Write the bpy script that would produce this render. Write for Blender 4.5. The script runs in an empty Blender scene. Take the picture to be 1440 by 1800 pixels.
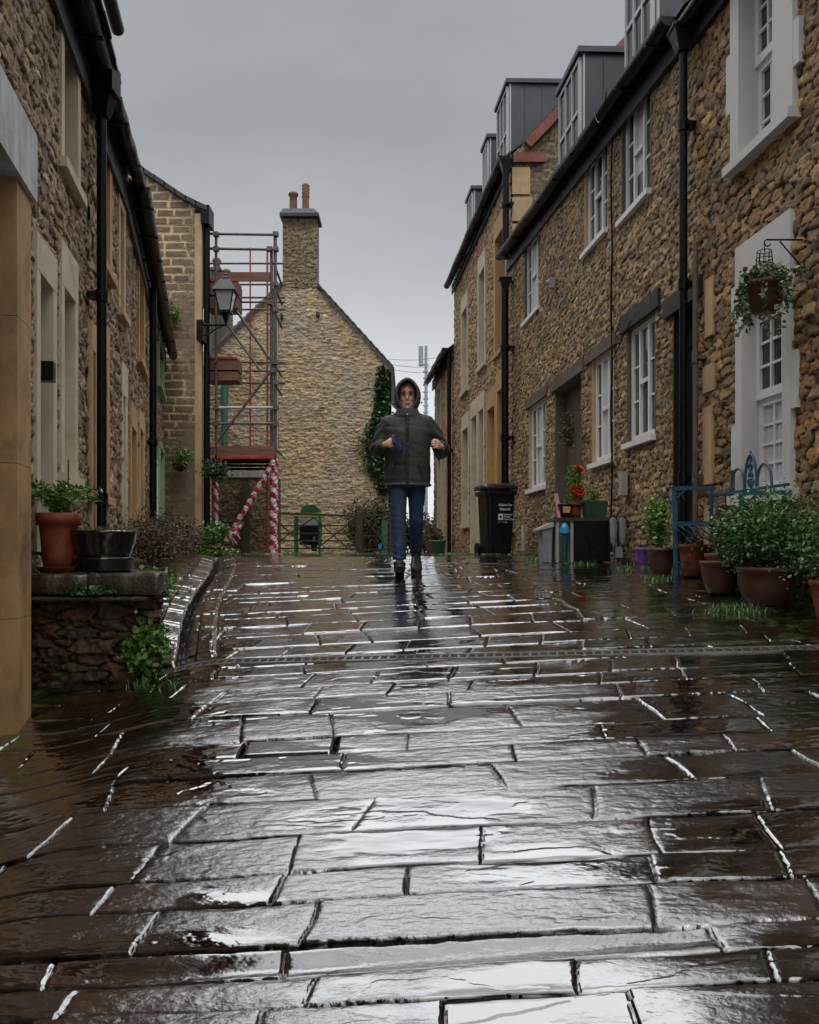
import bpy, math, random
import numpy as np
from mathutils import Vector
random.seed(7)
rng = np.random.default_rng(11)
S = bpy.context.scene
E = 1.5                                   # eye level above the ground at the camera
# ------------------------------------------------------------ camera
cam = bpy.data.cameras.new('camera'); co = bpy.data.objects.new('camera', cam); S.collection.objects.link(co)
co.location = (0, 0, E); co.rotation_euler = (math.pi/2, 0, 0)
cam.sensor_fit = 'HORIZONTAL'; cam.sensor_width = 36; cam.lens = 37.5; cam.shift_y = 70/1440
cam.clip_start = 0.05; cam.clip_end = 2000; S.camera = co
# ------------------------------------------------------------ world: overcast sky
SUN_EL, SUN_ROT = math.radians(52), math.radians(170)
w = bpy.data.worlds.new('World'); S.world = w; w.use_nodes = True
nt = w.node_tree; nt.nodes.clear()
def N(t, k, **a):
    n = t.nodes.new(k)
    for q, v in a.items(): setattr(n, q, v)
    return n
out = N(nt, 'ShaderNodeOutputWorld'); bg = N(nt, 'ShaderNodeBackground'); bg.inputs[1].default_value = 0.1
sky = N(nt, 'ShaderNodeTexSky', sky_type='NISHITA', sun_disc=False, sun_elevation=SUN_EL, sun_rotation=SUN_ROT)
hs = N(nt, 'ShaderNodeHueSaturation'); hs.inputs['Saturation'].default_value = 0.25; hs.inputs['Value'].default_value = .55
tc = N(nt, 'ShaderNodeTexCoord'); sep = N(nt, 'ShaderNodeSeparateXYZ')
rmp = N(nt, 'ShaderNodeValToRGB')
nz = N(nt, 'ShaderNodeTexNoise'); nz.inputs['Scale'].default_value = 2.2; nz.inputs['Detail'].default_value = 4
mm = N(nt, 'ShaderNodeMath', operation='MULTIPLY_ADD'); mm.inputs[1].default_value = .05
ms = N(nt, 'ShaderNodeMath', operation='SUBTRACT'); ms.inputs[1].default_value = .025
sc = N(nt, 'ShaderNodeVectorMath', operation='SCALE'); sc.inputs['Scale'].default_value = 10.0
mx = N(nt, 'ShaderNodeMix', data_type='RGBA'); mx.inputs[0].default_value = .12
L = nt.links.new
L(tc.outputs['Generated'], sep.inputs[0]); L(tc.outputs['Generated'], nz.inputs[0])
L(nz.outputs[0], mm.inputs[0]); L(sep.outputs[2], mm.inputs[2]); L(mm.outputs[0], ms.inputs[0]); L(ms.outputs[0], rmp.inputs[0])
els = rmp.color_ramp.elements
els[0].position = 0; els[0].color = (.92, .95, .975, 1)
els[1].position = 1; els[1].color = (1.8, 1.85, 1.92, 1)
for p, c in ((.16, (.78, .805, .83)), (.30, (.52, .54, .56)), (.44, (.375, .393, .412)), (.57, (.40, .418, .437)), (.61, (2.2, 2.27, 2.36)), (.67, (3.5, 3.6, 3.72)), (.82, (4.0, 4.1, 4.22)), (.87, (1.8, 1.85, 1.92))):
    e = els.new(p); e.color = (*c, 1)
nz2 = N(nt, 'ShaderNodeTexNoise'); nz2.inputs['Scale'].default_value = 3.0; nz2.inputs['Detail'].default_value = 6; nz2.inputs['Roughness'].default_value = .6
mpz = N(nt, 'ShaderNodeMapping'); mpz.inputs['Scale'].default_value = (1, 1, 2.6); L(tc.outputs['Generated'], mpz.inputs[0]); L(mpz.outputs[0], nz2.inputs[0])
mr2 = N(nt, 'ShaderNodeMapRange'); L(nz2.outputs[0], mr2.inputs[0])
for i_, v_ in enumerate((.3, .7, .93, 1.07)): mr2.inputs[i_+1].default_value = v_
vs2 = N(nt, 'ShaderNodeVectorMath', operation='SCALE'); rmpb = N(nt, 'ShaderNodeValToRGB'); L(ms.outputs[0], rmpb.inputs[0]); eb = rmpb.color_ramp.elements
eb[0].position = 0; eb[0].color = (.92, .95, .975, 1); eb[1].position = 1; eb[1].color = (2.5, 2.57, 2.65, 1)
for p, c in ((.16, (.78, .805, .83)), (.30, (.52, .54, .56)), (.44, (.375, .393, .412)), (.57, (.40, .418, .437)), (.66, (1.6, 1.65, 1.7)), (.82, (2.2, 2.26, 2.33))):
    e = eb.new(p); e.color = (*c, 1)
# bright sky band added above the view, ahead only, for wet slabs to reflect
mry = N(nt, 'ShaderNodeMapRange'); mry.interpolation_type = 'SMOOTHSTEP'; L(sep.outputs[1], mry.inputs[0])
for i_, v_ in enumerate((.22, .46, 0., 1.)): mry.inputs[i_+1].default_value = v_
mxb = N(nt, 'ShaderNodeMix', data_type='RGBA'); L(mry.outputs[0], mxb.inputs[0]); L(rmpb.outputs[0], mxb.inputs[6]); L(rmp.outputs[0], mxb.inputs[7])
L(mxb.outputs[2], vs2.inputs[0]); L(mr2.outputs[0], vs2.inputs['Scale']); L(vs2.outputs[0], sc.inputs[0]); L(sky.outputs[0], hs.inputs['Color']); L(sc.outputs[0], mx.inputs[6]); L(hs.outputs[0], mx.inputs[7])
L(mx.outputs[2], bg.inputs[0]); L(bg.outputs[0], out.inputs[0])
# ------------------------------------------------------------ veiled sun
sl = bpy.data.lights.new('sun', 'SUN'); so = bpy.data.objects.new('sun', sl); S.collection.objects.link(so)
sl.energy = .9; sl.angle = math.radians(40); sl.color = (1, .97, .92)
sdir = Vector((math.sin(SUN_ROT)*math.cos(SUN_EL), math.cos(SUN_ROT)*math.cos(SUN_EL), math.sin(SUN_EL)))
so.rotation_euler = sdir.to_track_quat('Z', 'Y').to_euler(); so.location = (0, 0, 20)
S.view_settings.view_transform = 'Standard'; S.view_settings.look = 'None'
S.view_settings.exposure = 0.07; S.view_settings.gamma = 1.0
# ------------------------------------------------------------ numeric noise
def _h(ix, iy, s):
    v = (ix.astype(np.int64)*374761393 + iy.astype(np.int64)*668265263 + s*2147483647) & 0xffffffff
    v = ((v ^ (v >> 13))*1274126177) & 0xffffffff
    v = ((v ^ (v >> 16))*2246822519) & 0xffffffff
    return ((v ^ (v >> 15)) & 0xffffff)/float(0xffffff)
def vn(x, y, s=0):
    x = np.asarray(x, float); y = np.asarray(y, float)
    ix = np.floor(x); iy = np.floor(y); fx = x-ix; fy = y-iy
    fx = fx*fx*(3-2*fx); fy = fy*fy*(3-2*fy)
    a = _h(ix, iy, s); b = _h(ix+1, iy, s); c = _h(ix, iy+1, s); d = _h(ix+1, iy+1, s)
    return (a*(1-fx)+b*fx)*(1-fy)+(c*(1-fx)+d*fx)*fy
def fbm(x, y, s=0, o=4):
    r = 0; a = .5; f = 1; t = 0
    for k in range(o):
        r = r+a*vn(x*f, y*f, s+k*17); t += a; a *= .5; f *= 2.03
    return r/t
def sstep(a, b, x):
    t = np.clip((x-a)/(b-a), 0, 1); return t*t*(3-2*t)
# ------------------------------------------------------------ ground profile (a lane climbing to a crest)
def hcen(y):
    y = np.asarray(y, float)
    h = 1.5-.247*y+.0103*y*y
    h = np.where(y > 10, .06+(y-10)*0, h)
    return np.where(y < 0, 1.5-.247*y, h)
def gz(x, y):
    x = np.asarray(x, float); y = np.asarray(y, float)
    f = .05*(1-sstep(6, 9.2, y))
    z = E-hcen(y)+f*x
    z = z-.10*sstep(-1.0, -1.7, x)*(1-sstep(4.9, 5.6, y))
    return z
def gzf(x, y): return float(gz(x, y))
# ------------------------------------------------------------ object helpers
ORG = {}
def reg(o, parent):
    S.collection.objects.link(o)
    if parent is not None: o.parent = parent
    return o
def tag(o, label=None, cat=None, group=None, kind=None):
    if label: o['label'] = label
    if cat: o['category'] = cat
    if group: o['group'] = group
    if kind: o['kind'] = kind
    return o
def thing(name, loc, label, cat, group=None):
    o = bpy.data.objects.new(name, None); S.collection.objects.link(o)
    o.location = loc; o.empty_display_size = .1
    ORG[o] = np.array(loc, float); return tag(o, label, cat, group)
def npmesh(name, V, Fq, mat=None, parent=None, attrs=None, smooth=False, org=None):
    V = np.asarray(V, float); Fq = np.asarray(Fq)
    if parent is not None: og = ORG[parent]
    elif org is not None: og = np.array(org, float)
    else: og = np.zeros(3)
    V = V-og
    m = bpy.data.meshes.new(name); k = Fq.shape[1]
    m.vertices.add(len(V)); m.vertices.foreach_set('co', V.astype(np.float32).ravel())
    m.loops.add(Fq.size); m.loops.foreach_set('vertex_index', Fq.astype(np.int32).ravel())
    m.polygons.add(len(Fq)); m.polygons.foreach_set('loop_start', np.arange(0, Fq.size, k, dtype=np.int32))
    m.polygons.foreach_set('loop_total', np.full(len(Fq), k, dtype=np.int32))
    m.update(calc_edges=True)
    if smooth: m.polygons.foreach_set('use_smooth', np.ones(len(Fq), dtype=bool))
    for a, v in (attrs or {}).items():
        at = m.attributes.new(a, 'FLOAT', 'POINT'); at.data.foreach_set('value', np.asarray(v, np.float32).ravel())
    if mat: m.materials.append(mat)
    o = bpy.data.objects.new(name, m); reg(o, parent)
    if parent is None: o.location = og
    ORG[o] = og
    return o
class MB:
    def __init__(s): s.v = []; s.f = []; s.sm = []
    def add(s, vs, fs, smooth=False):
        b = len(s.v); s.v += [tuple(map(float, p)) for p in vs]
        s.f += [tuple(b+i for i in f) for f in fs]; s.sm += [smooth]*len(fs); return s
    def hexa(s, p):   # 8 pts: bottom 4 ccw, top 4
        return s.add(p, [(3, 2, 1, 0), (4, 5, 6, 7), (0, 1, 5, 4), (1, 2, 6, 5), (2, 3, 7, 6), (3, 0, 4, 7)])
    def box(s, x0, x1, y0, y1, z0, z1):
        return s.hexa([(x0, y0, z0), (x1, y0, z0), (x1, y1, z0), (x0, y1, z0), (x0, y0, z1), (x1, y0, z1), (x1, y1, z1), (x0, y1, z1)])
    def fbox(s, fr, t0, t1, o0, o1, h0, h1, h0b=None, h1b=None):   # box in a wall frame; h0b/h1b at t1
        h0b = h0 if h0b is None else h0b; h1b = h1 if h1b is None else h1b
        return s.hexa([fr(t0, o0, h0), fr(t1, o0, h0b), fr(t1, o1, h0b), fr(t0, o1, h0), fr(t0, o0, h1), fr(t1, o0, h1b), fr(t1, o1, h1b), fr(t0, o1, h1)])
    def bar(s, a, b, w, d=None):   # square bar
        a = Vector(a); b = Vector(b); d = w if d is None else d
        t = (b-a).normalized(); u = Vector((0, 0, 1)) if abs(t.z) < .9 else Vector((0, 1, 0))
        x = t.cross(u).normalized()*(w/2); y = t.cross(x).normalized()*(d/2)
        return s.hexa([a-x-y, a+x-y, a+x+y, a-x+y, b-x-y, b+x-y, b+x+y, b-x+y])
    def tube(s, pts, r, n=8, caps=True):
        pts = [Vector(p) for p in pts]; m = len(pts)
        rr = r if isinstance(r, (list, tuple)) else [r]*m
        vs = []; X = None
        for i, p in enumerate(pts):
            t = (pts[min(i+1, m-1)]-pts[max(i-1, 0)]).normalized()
            if X is None:
                u = Vector((0, 0, 1)) if abs(t.z) < .9 else Vector((1, 0, 0)); X = t.cross(u).normalized()
            else:
                X = (X-t*X.dot(t)).normalized()
            Y = t.cross(X)
            q = rr[i]; qx, qy = q if isinstance(q, (list, tuple)) else (q, q)
            for k in range(n):
                a = 2*math.pi*k/n; vs.append(p+X*(qx*math.cos(a))+Y*(qy*math.sin(a)))
        fs = [(i*n+k, i*n+(k+1) % n, (i+1)*n+(k+1) % n, (i+1)*n+k) for i in range(m-1) for k in range(n)]
        s.add(vs, fs, True)
        if caps:
            s.add(vs[:n], [tuple(range(n))[::-1]]); s.add(vs[-n:], [tuple(range(n))])
        return s
    def lathe(s, prof, c=(0, 0, 0), n=28, sx=1, sy=1, smooth=True):
        vs = [(c[0]+r*sx*math.cos(2*math.pi*k/n), c[1]+r*sy*math.sin(2*math.pi*k/n), c[2]+z) for r, z in prof for k in range(n)]
        fs = [(i*n+k, i*n+(k+1) % n, (i+1)*n+(k+1) % n, (i+1)*n+k) for i in range(len(prof)-1) for k in range(n)]
        return s.add(vs, fs, smooth)
    def rings(s, rings, smooth=True, cap=True):   # list of equal-length point rings
        n = len(rings[0]); vs = [p for r in rings for p in r]
        fs = [(i*n+k, i*n+(k+1) % n, (i+1)*n+(k+1) % n, (i+1)*n+k) for i in range(len(rings)-1) for k in range(n)]
        s.add(vs, fs, smooth)
        if cap: s.add(rings[0], [tuple(range(n))[::-1]], smooth); s.add(rings[-1], [tuple(range(n))], smooth)
        return s
    def ball(s, c, r, n=12, m=8, sc=(1, 1, 1)):
        R = [[(c[0]+r*sc[0]*math.sin(math.pi*i/m)*math.cos(2*math.pi*k/n), c[1]+r*sc[1]*math.sin(math.pi*i/m)*math.sin(2*math.pi*k/n), c[2]-r*sc[2]*math.cos(math.pi*i/m)) for k in range(n)] for i in range(m+1)]
        R[0] = [(c[0]+(p[0]-c[0])*1, p[1], p[2]) for p in R[0]]
        return s.rings(R, cap=False)
    def build(s, name, mat, parent=None, org=None, smooth=None):
        og = ORG[parent] if parent is not None else (np.array(org, float) if org is not None else np.zeros(3))
        m = bpy.data.meshes.new(name)
        m.from_pydata([(p[0]-og[0], p[1]-og[1], p[2]-og[2]) for p in s.v], [], s.f)
        m.polygons.foreach_set('use_smooth', np.array(s.sm if smooth is None else [smooth]*len(s.f), dtype=bool))
        m.update()
        if mat: m.materials.append(mat)
        o = bpy.data.objects.new(name, m); reg(o, parent)
        if parent is None: o.location = og
        ORG[o] = og; return o
def baked(name, mb, mat, parent, voxel=.01, smooth=4, disp=None):
    """remesh a set of lofts into one continuous skin"""
    t = mb.build('tmp', None, parent)
    r = t.modifiers.new('r', 'REMESH'); r.mode = 'VOXEL'; r.voxel_size = voxel; r.use_smooth_shade = True
    q = t.modifiers.new('s', 'SMOOTH'); q.iterations = smooth; q.factor = .5
    dg = bpy.context.evaluated_depsgraph_get(); dg.update()
    me = bpy.data.meshes.new_from_object(t.evaluated_get(dg)); me.name = name
    if disp:
        n = len(me.vertices); v = np.empty(n*3, np.float32); nn = np.empty(n*3, np.float32)
        me.vertices.foreach_get('co', v); me.vertices.foreach_get('normal', nn); v = v.reshape(-1, 3); nn = nn.reshape(-1, 3)
        v = v+nn*np.asarray(disp(v)).reshape(-1, 1); me.vertices.foreach_set('co', v.astype(np.float32).ravel()); me.update()
    me.polygons.foreach_set('use_smooth', np.ones(len(me.polygons), dtype=bool))
    me.materials.clear(); me.materials.append(mat)
    o = bpy.data.objects.new(name, me); reg(o, parent); ORG[o] = ORG[parent]
    old = t.data; bpy.data.objects.remove(t); bpy.data.meshes.remove(old)
    return o
# ------------------------------------------------------------ materials
def C4(c): return (c[0], c[1], c[2], 1)
def newmat(name):
    m = bpy.data.materials.new(name); m.use_nodes = True; t = m.node_tree
    return m, t, t.nodes['Principled BSDF']
def ramp(t, fac, stops, interp='LINEAR'):
    r = N(t, 'ShaderNodeValToRGB'); e = r.color_ramp.elements; r.color_ramp.interpolation = interp
    e[0].position, e[0].color = stops[0][0], C4(stops[0][1]); e[1].position, e[1].color = stops[-1][0], C4(stops[-1][1])
    for p, c in stops[1:-1]: q = e.new(p); q.color = C4(c)
    t.links.new(fac, r.inputs[0]); return r.outputs[0]
def attr(t, n):
    a = N(t, 'ShaderNodeAttribute', attribute_name=n); return a.outputs['Fac']
def noise(t, scale, detail=4, rough=.55, vec=None, stretch=None):
    n = N(t, 'ShaderNodeTexNoise'); n.inputs['Scale'].default_value = scale; n.inputs['Detail'].default_value = detail; n.inputs['Roughness'].default_value = rough
    if vec is None: vec = N(t, 'ShaderNodeTexCoord').outputs['Object']
    if stretch:
        mp = N(t, 'ShaderNodeMapping'); mp.inputs['Scale'].default_value = stretch; t.links.new(vec, mp.inputs[0]); vec = mp.outputs[0]
    t.links.new(vec, n.inputs['Vector']); return n.outputs['Fac']
def mixc(t, f, a, b, mode='MIX'):
    m = N(t, 'ShaderNodeMix', data_type='RGBA', blend_type=mode)
    for s_, v in ((0, f), (6, a), (7, b)):
        if hasattr(v, 'is_linked'): t.links.new(v, m.inputs[s_])
        else: m.inputs[s_].default_value = v if s_ == 0 else C4(v)
    return m.outputs[2]
def mth(t, op, a, b=0., c=None, clamp=False):
    m = N(t, 'ShaderNodeMath', operation=op, use_clamp=clamp)
    for i, v in enumerate((a, b, c)):
        if v is None: continue
        if hasattr(v, 'is_linked'): t.links.new(v, m.inputs[i])
        else: m.inputs[i].default_value = v
    return m.outputs[0]
def mrange(t, v, a, b, c=0., d=1.):
    m = N(t, 'ShaderNodeMapRange'); t.links.new(v, m.inputs[0])
    for i, q in enumerate((a, b, c, d)): m.inputs[i+1].default_value = q
    return m.outputs[0]
def bump(t, b, h, strength=.5, dist=.01):
    n = N(t, 'ShaderNodeBump'); n.inputs['Strength'].default_value = strength; n.inputs['Distance'].default_value = dist
    t.links.new(h, n.inputs['Height']); t.links.new(n.outputs[0], b.inputs['Normal']); return n
def plain(name, col, rough=.6, metal=0., var=.25, scale=6., bmp=.15, bdist=.004, coat=0., stretch=None, dirt=None, spec=.5):
    m, t, b = newmat(name)
    n = noise(t, scale, 5, .6, stretch=stretch)
    c2 = tuple(max(0, x*(1-var)) for x in col); c3 = tuple(min(1, x*(1+var)) for x in col)
    c = ramp(t, n, [(.3, c2), (.7, c3)])
    if dirt:
        d = noise(t, 2.3, 6, .65); c = mixc(t, mrange(t, d, .52, .7), c, dirt)
    t.links.new(c, b.inputs['Base Color'])
    r = mrange(t, noise(t, scale*1.7, 3), .3, .7, max(.03, rough-.12), min(1, rough+.12)); t.links.new(r, b.inputs['Roughness'])
    b.inputs['Metallic'].default_value = metal; b.inputs['Coat Weight'].default_value = coat; b.inputs['Coat Roughness'].default_value = .08
    b.inputs['Specular IOR Level'].default_value = spec
    if bmp: bump(t, b, noise(t, scale*6, 4, stretch=stretch), bmp, bdist)
    return m
def stonemat(name, pal, mortar, rough=.75, dark=.5, damp=(.03, .03, .02), fine=38, cool=None, moss=None):
    """pal: colours by stone; attributes cell, edge, hh written by the wall builder"""
    m, t, b = newmat(name)
    c = ramp(t, attr(t, 'cell'), [(i/(len(pal)-1), p) for i, p in enumerate(pal)])
    n1 = noise(t, 9, 6, .65); c = mixc(t, 1., c, ramp(t, n1, [(.25, (.5, .5, .5)), (.5, (.95, .93, .9)), (.75, (1.45, 1.4, 1.3))]), 'MULTIPLY')
    n3 = noise(t, fine, 5, .7); c = mixc(t, .75, c, ramp(t, n3, [(.35, (.45, .43, .42)), (.62, (1.2, 1.2, 1.2))]), 'MULTIPLY')
    n2 = noise(t, .9, 5, .6)
    c = mixc(t, mrange(t, n2, .48, .68, 0, dark), c, mixc(t, .8, c, (.3, .28, .27), 'MULTIPLY'))
    if cool:
        c = mixc(t, mrange(t, noise(t, .55, 4, .6), .45, .62, 0, .75), c, cool)
    c = mixc(t, mrange(t, attr(t, 'edge'), .25, .95, 1, 0), c, mortar)
    c = mixc(t, attr(t, 'damp'), c, damp)
    if moss: c = mixc(t, mrange(t, noise(t, 3.1, 5, .7), .55, .66, 0, .8), c, moss)
    t.links.new(c, b.inputs['Base Color'])
    t.links.new(mrange(t, n3, .3, .7, rough-.2, rough+.1), b.inputs['Roughness'])
    h = mth(t, 'ADD', mth(t, 'MULTIPLY', n3, .6), n1)
    bump(t, b, h, .9, .02); return m
M = {}
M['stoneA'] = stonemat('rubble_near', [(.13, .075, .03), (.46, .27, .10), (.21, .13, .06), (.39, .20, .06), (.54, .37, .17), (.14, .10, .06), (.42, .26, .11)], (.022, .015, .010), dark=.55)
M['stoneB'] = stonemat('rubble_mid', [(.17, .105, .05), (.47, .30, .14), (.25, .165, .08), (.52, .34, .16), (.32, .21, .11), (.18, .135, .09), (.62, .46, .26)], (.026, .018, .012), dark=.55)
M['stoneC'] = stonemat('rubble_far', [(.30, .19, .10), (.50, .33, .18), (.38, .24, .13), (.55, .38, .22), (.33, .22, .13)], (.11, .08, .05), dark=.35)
M['stoneL'] = stonemat('rubble_left', [(.16, .10, .06), (.36, .24, .14), (.23, .16, .10), (.42, .28, .16), (.28, .19, .12), (.50, .38, .25)], (.03, .021, .014), dark=.6)
M['stoneG'] = stonemat('coursed_stone', [(.16, .115, .07), (.25, .18, .105), (.20, .145, .09), (.29, .21, .125)], (.60, .44, .27), dark=.45)
M['stoneK'] = stonemat('gable_stone', [(.34, .25, .14), (.68, .51, .29), (.52, .375, .19), (.76, .64, .47), (.24, .19, .125)], (.55, .42, .25), dark=.7, cool=(.34, .31, .27), moss=(.17, .13, .08))
M['stoneCh'] = stonemat('chimney_stone', [(.15, .115, .065), (.30, .225, .13), (.20, .15, .09), (.34, .25, .14)], (.06, .05, .035), dark=.6)
M['stoneD'] = stonemat('damp_stone', [(.03, .022, .013), (.085, .038, .015), (.05, .032, .018), (.06, .045, .025)], (.004, .004, .003), rough=.6, dark=.7, moss=(.03, .045, .012))
M['cream'] = plain('cream_stone', (.50, .43, .31), .7, var=.12, dirt=(.36, .29, .19), scale=3)
M['cream2'] = plain('bath_stone', (.46, .31, .17), .75, var=.15, dirt=(.34, .22, .12), scale=4)
M['ochre'] = plain('ochre_stone', (.44, .25, .10), .75, var=.16, dirt=(.30, .17, .08), scale=4)
M['tan'] = plain('tan_jamb', (.34, .20, .085), .6, var=.3, dirt=(.16, .10, .05), scale=5, bmp=.5, bdist=.006, stretch=(1.5, 1.5, .5))
M['greywash'] = plain('limewash', (.42, .42, .42), .8, var=.25, scale=9, dirt=(.22, .20, .17), stretch=(1.5, 1.5, .3), bmp=.6, bdist=.01)
M['paintw'] = plain('white_painted_stone', (.54, .52, .49), .55, var=.06, dirt=(.52, .49, .45), scale=3)
M['whitef'] = plain('white_joinery', (.72, .71, .69), .4, var=.05, scale=4, bmp=.05)
M['dormw'] = plain('dormer_paint', (.42, .42, .43), .45, var=.1)
M['greyf'] = plain('grey_joinery', (.30, .29, .27), .5, var=.1)
M['black'] = plain('black_iron', (.004, .004, .005), .35, var=.4, scale=12, spec=.22)
M['wood'] = plain('weathered_lintel', (.10, .075, .055), .7, var=.35, scale=8, stretch=(.3, .3, 2))
M['woodb'] = plain('black_lintel', (.014, .015, .018), .5, var=.3)
M['oakdoor'] = plain('brown_door', (.085, .055, .038), .55, var=.3, stretch=(1, 1, .2))
M['slate'] = plain('slate', (.022, .024, .028), .45, var=.35, scale=7, bmp=.4)
M['lead'] = plain('lead_cheek', (.036, .041, .054), .45, var=.25, scale=3)
M['redtile'] = plain('red_tile', (.17, .04, .022), .6, var=.35)
M['green'] = plain('sage_paint', (.24, .34, .19), .6, var=.15)
M['teal'] = plain('teal_paint', (.04, .17, .13), .5)
M['pot'] = plain('terracotta', (.19, .042, .014), .55, var=.5, scale=9, dirt=(.055, .03, .02))
M['potd'] = plain('dark_terracotta', (.075, .022, .010), .55, var=.45, scale=7, dirt=(.05, .035, .02))
M['glaze'] = plain('black_glaze', (.004, .005, .006), .06, var=.3, coat=.8, bmp=.02)
M['soil'] = plain('soil', (.02, .014, .01), .9, var=.5, scale=30, bmp=.6)
M['rust'] = plain('chimney_pot_clay', (.15, .065, .032), .7, var=.3)
M['steel'] = plain('scaffold_steel', (.10, .095, .09), .5, metal=.3, var=.4, scale=15, dirt=(.15, .05, .03))
M['steelp'] = plain('pale_tube', (.45, .46, .47), .45, var=.2)
M['redp'] = plain('red_paint', (.33, .03, .022), .5, var=.3)
M['board'] = plain('scaffold_board', (.15, .065, .04), .7, var=.35, stretch=(.3, 1, 2))
M['gatew'] = plain('wet_timber', (.035, .028, .018), .7, var=.4, dirt=(.05, .06, .02), scale=10)
M['blue'] = plain('blue_painted_iron', (.018, .075, .13), .4, var=.3, scale=14)
M['teald'] = plain('teal_plastic', (.01, .11, .10), .35)
M['cyan'] = plain('cyan_plastic', (.02, .24, .45), .3)
M['purple'] = plain('purple_glaze', (.13, .05, .27), .35, var=.2)
M['dgreen'] = plain('green_plastic', (.012, .05, .03), .4)
M['mgreen'] = plain('mid_green_plastic', (.05, .13, .08), .45)
M['bgreen'] = plain('bright_green_paint', (.008, .09, .03), .4)
M['yellow'] = plain('yellow_paint', (.30, .27, .04), .5)
M['grey'] = plain('grey_canvas', (.20, .20, .21), .7)
M['blackp'] = plain('black_plastic', (.005, .006, .008), .35, spec=.3, var=.25, scale=5, bmp=.05)
M['maroon'] = plain('maroon_plastic', (.10, .01, .025), .4)
M['print'] = plain('white_print', (.55, .57, .6), .6, var=.05, bmp=0)
M['orange'] = plain('orange_card', (.52, .22, .11), .7, var=.1)
M['pink'] = plain('pink_paint', (.45, .20, .20), .7)
M['pale'] = plain('pale_green_paint', (.35, .42, .38), .6)
M['tileroof'] = plain('purple_tile', (.13, .10, .105), .6, var=.3, scale=10)
M['flower'] = plain('red_petals', (.60, .03, .015), .5, var=.3)
M['mast'] = plain('mast_steel', (.30, .32, .35), .5, metal=.3)
M['curtain'] = plain('net_curtain', (.50, .50, .50), .9, var=.15, stretch=(6, 6, .4))
m, t, b = newmat('window_glass'); M['glass'] = m
b.inputs['Base Color'].default_value = (.018, .022, .024, 1); b.inputs['Roughness'].default_value = .04
b.inputs['IOR'].default_value = 1.6; bump(t, b, noise(t, 1.6, 2), .08, .05)
m, t, b = newmat('lantern_glass'); M['lglass'] = m
b.inputs['Base Color'].default_value = (.38, .37, .38, 1); b.inputs['Roughness'].default_value = .2; b.inputs['Transmission Weight'].default_value = .3
def leafmat(name, a, b_, c=None, rough=.4, trans=.15):
    m, t, b = newmat(name)
    st = [(0, a), (.6, b_), (1, c or b_)]
    t.links.new(ramp(t, attr(t, 'rnd'), st), b.inputs['Base Color']); b.inputs['Roughness'].default_value = rough
    b.inputs['Subsurface Weight'].default_value = 0; return m
M['leaf'] = leafmat('box_leaf', (.016, .045, .010), (.065, .15, .03), (.21, .30, .08))
M['lime'] = leafmat('lime_leaf', (.06, .13, .02), (.16, .30, .05), (.26, .40, .10))
M['fern'] = leafmat('fern_leaf', (.03, .08, .01), (.09, .20, .03), (.16, .28, .06))
M['ivy'] = leafmat('ivy_leaf', (.012, .035, .012), (.035, .085, .03), (.08, .13, .05))
M['vivy'] = leafmat('variegated_ivy', (.025, .06, .02), (.10, .15, .06), (.42, .45, .26))
M['heath'] = leafmat('dead_heather', (.045, .03, .02), (.12, .085, .055), (.17, .14, .07), rough=.8)
M['olive'] = leafmat('olive_bush', (.03, .028, .012), (.085, .075, .03), (.10, .12, .03), rough=.7)
M['grass'] = leafmat('grass_blade', (.02, .06, .008), (.06, .15, .02), (.12, .22, .04))
M['twig'] = plain('twig', (.07, .045, .035), .8, var=.3)
M['conifer'] = leafmat('conifer_needles', (.05, .10, .012), (.14, .24, .03), (.24, .36, .07))
# skin and cloth
M['skin'] = plain('skin', (.52, .28, .20), .45, var=.12, scale=20, bmp=.1, bdist=.001)
M['jacket'] = plain('olive_black_cloth', (.021, .021, .016), .75, var=.25, scale=14, bmp=.35, bdist=.004)
M['hood'] = plain('hood_cloth', (.045, .046, .046), .7, var=.2, scale=12, bmp=.2)
M['lining'] = plain('hood_lining', (.012, .012, .013), .9)
def denim(name, c):
    return plain(name, c, .8, var=.35, scale=9, bmp=.3, bdist=.003, stretch=(1, 1, .6))
M['jeans'] = denim('blue_denim', (.006, .021, .055))
M['shoe'] = plain('dark_leather', (.010, .006, .005), .5, var=.3, spec=.25)
M['sole'] = plain('sole_rubber', (.03, .026, .024), .6)
M['cap'] = plain('navy_cloth', (.004, .009, .042), .7)
# ============================================================ STREET
def ystreet():
    ys = [-4.0]
    while ys[-1] < 32:
        y = ys[-1]
        d = .03 if y < 1.7 else (.0031*(y/2)**1.3 if y < 10.5 else .12)
        ys.append(y+d)
    return np.array(ys)
ROWS = [1.12, 1.40, 1.66, 1.99, 2.105, 2.21, 2.395, 2.54, 2.76, 3.0, 3.21, 3.38, 3.55, 3.83]
JN = {3: [545], 4: [500, 1262], 5: [545, 1150, 265], 6: [487, 716, 1150, 190], 7: [517, 850, 262], 8: [335, 640, 1045, 95], 9: [550, 878, 1195, 195],
      10: [605, 905, 1130, 210], 11: [440, 718, 1060], 12: [425, 585, 905], 13: [552, 790, 1090]}
yv = 3.83; rr_ = random.Random(4)
while yv < 34: yv += rr_.uniform(.17, .30)*(1 if yv < 9 else 1.2); ROWS.append(yv)
ROWS = [-4.2+.27*i for i in range(19)]+ROWS
NB = 19
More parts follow.
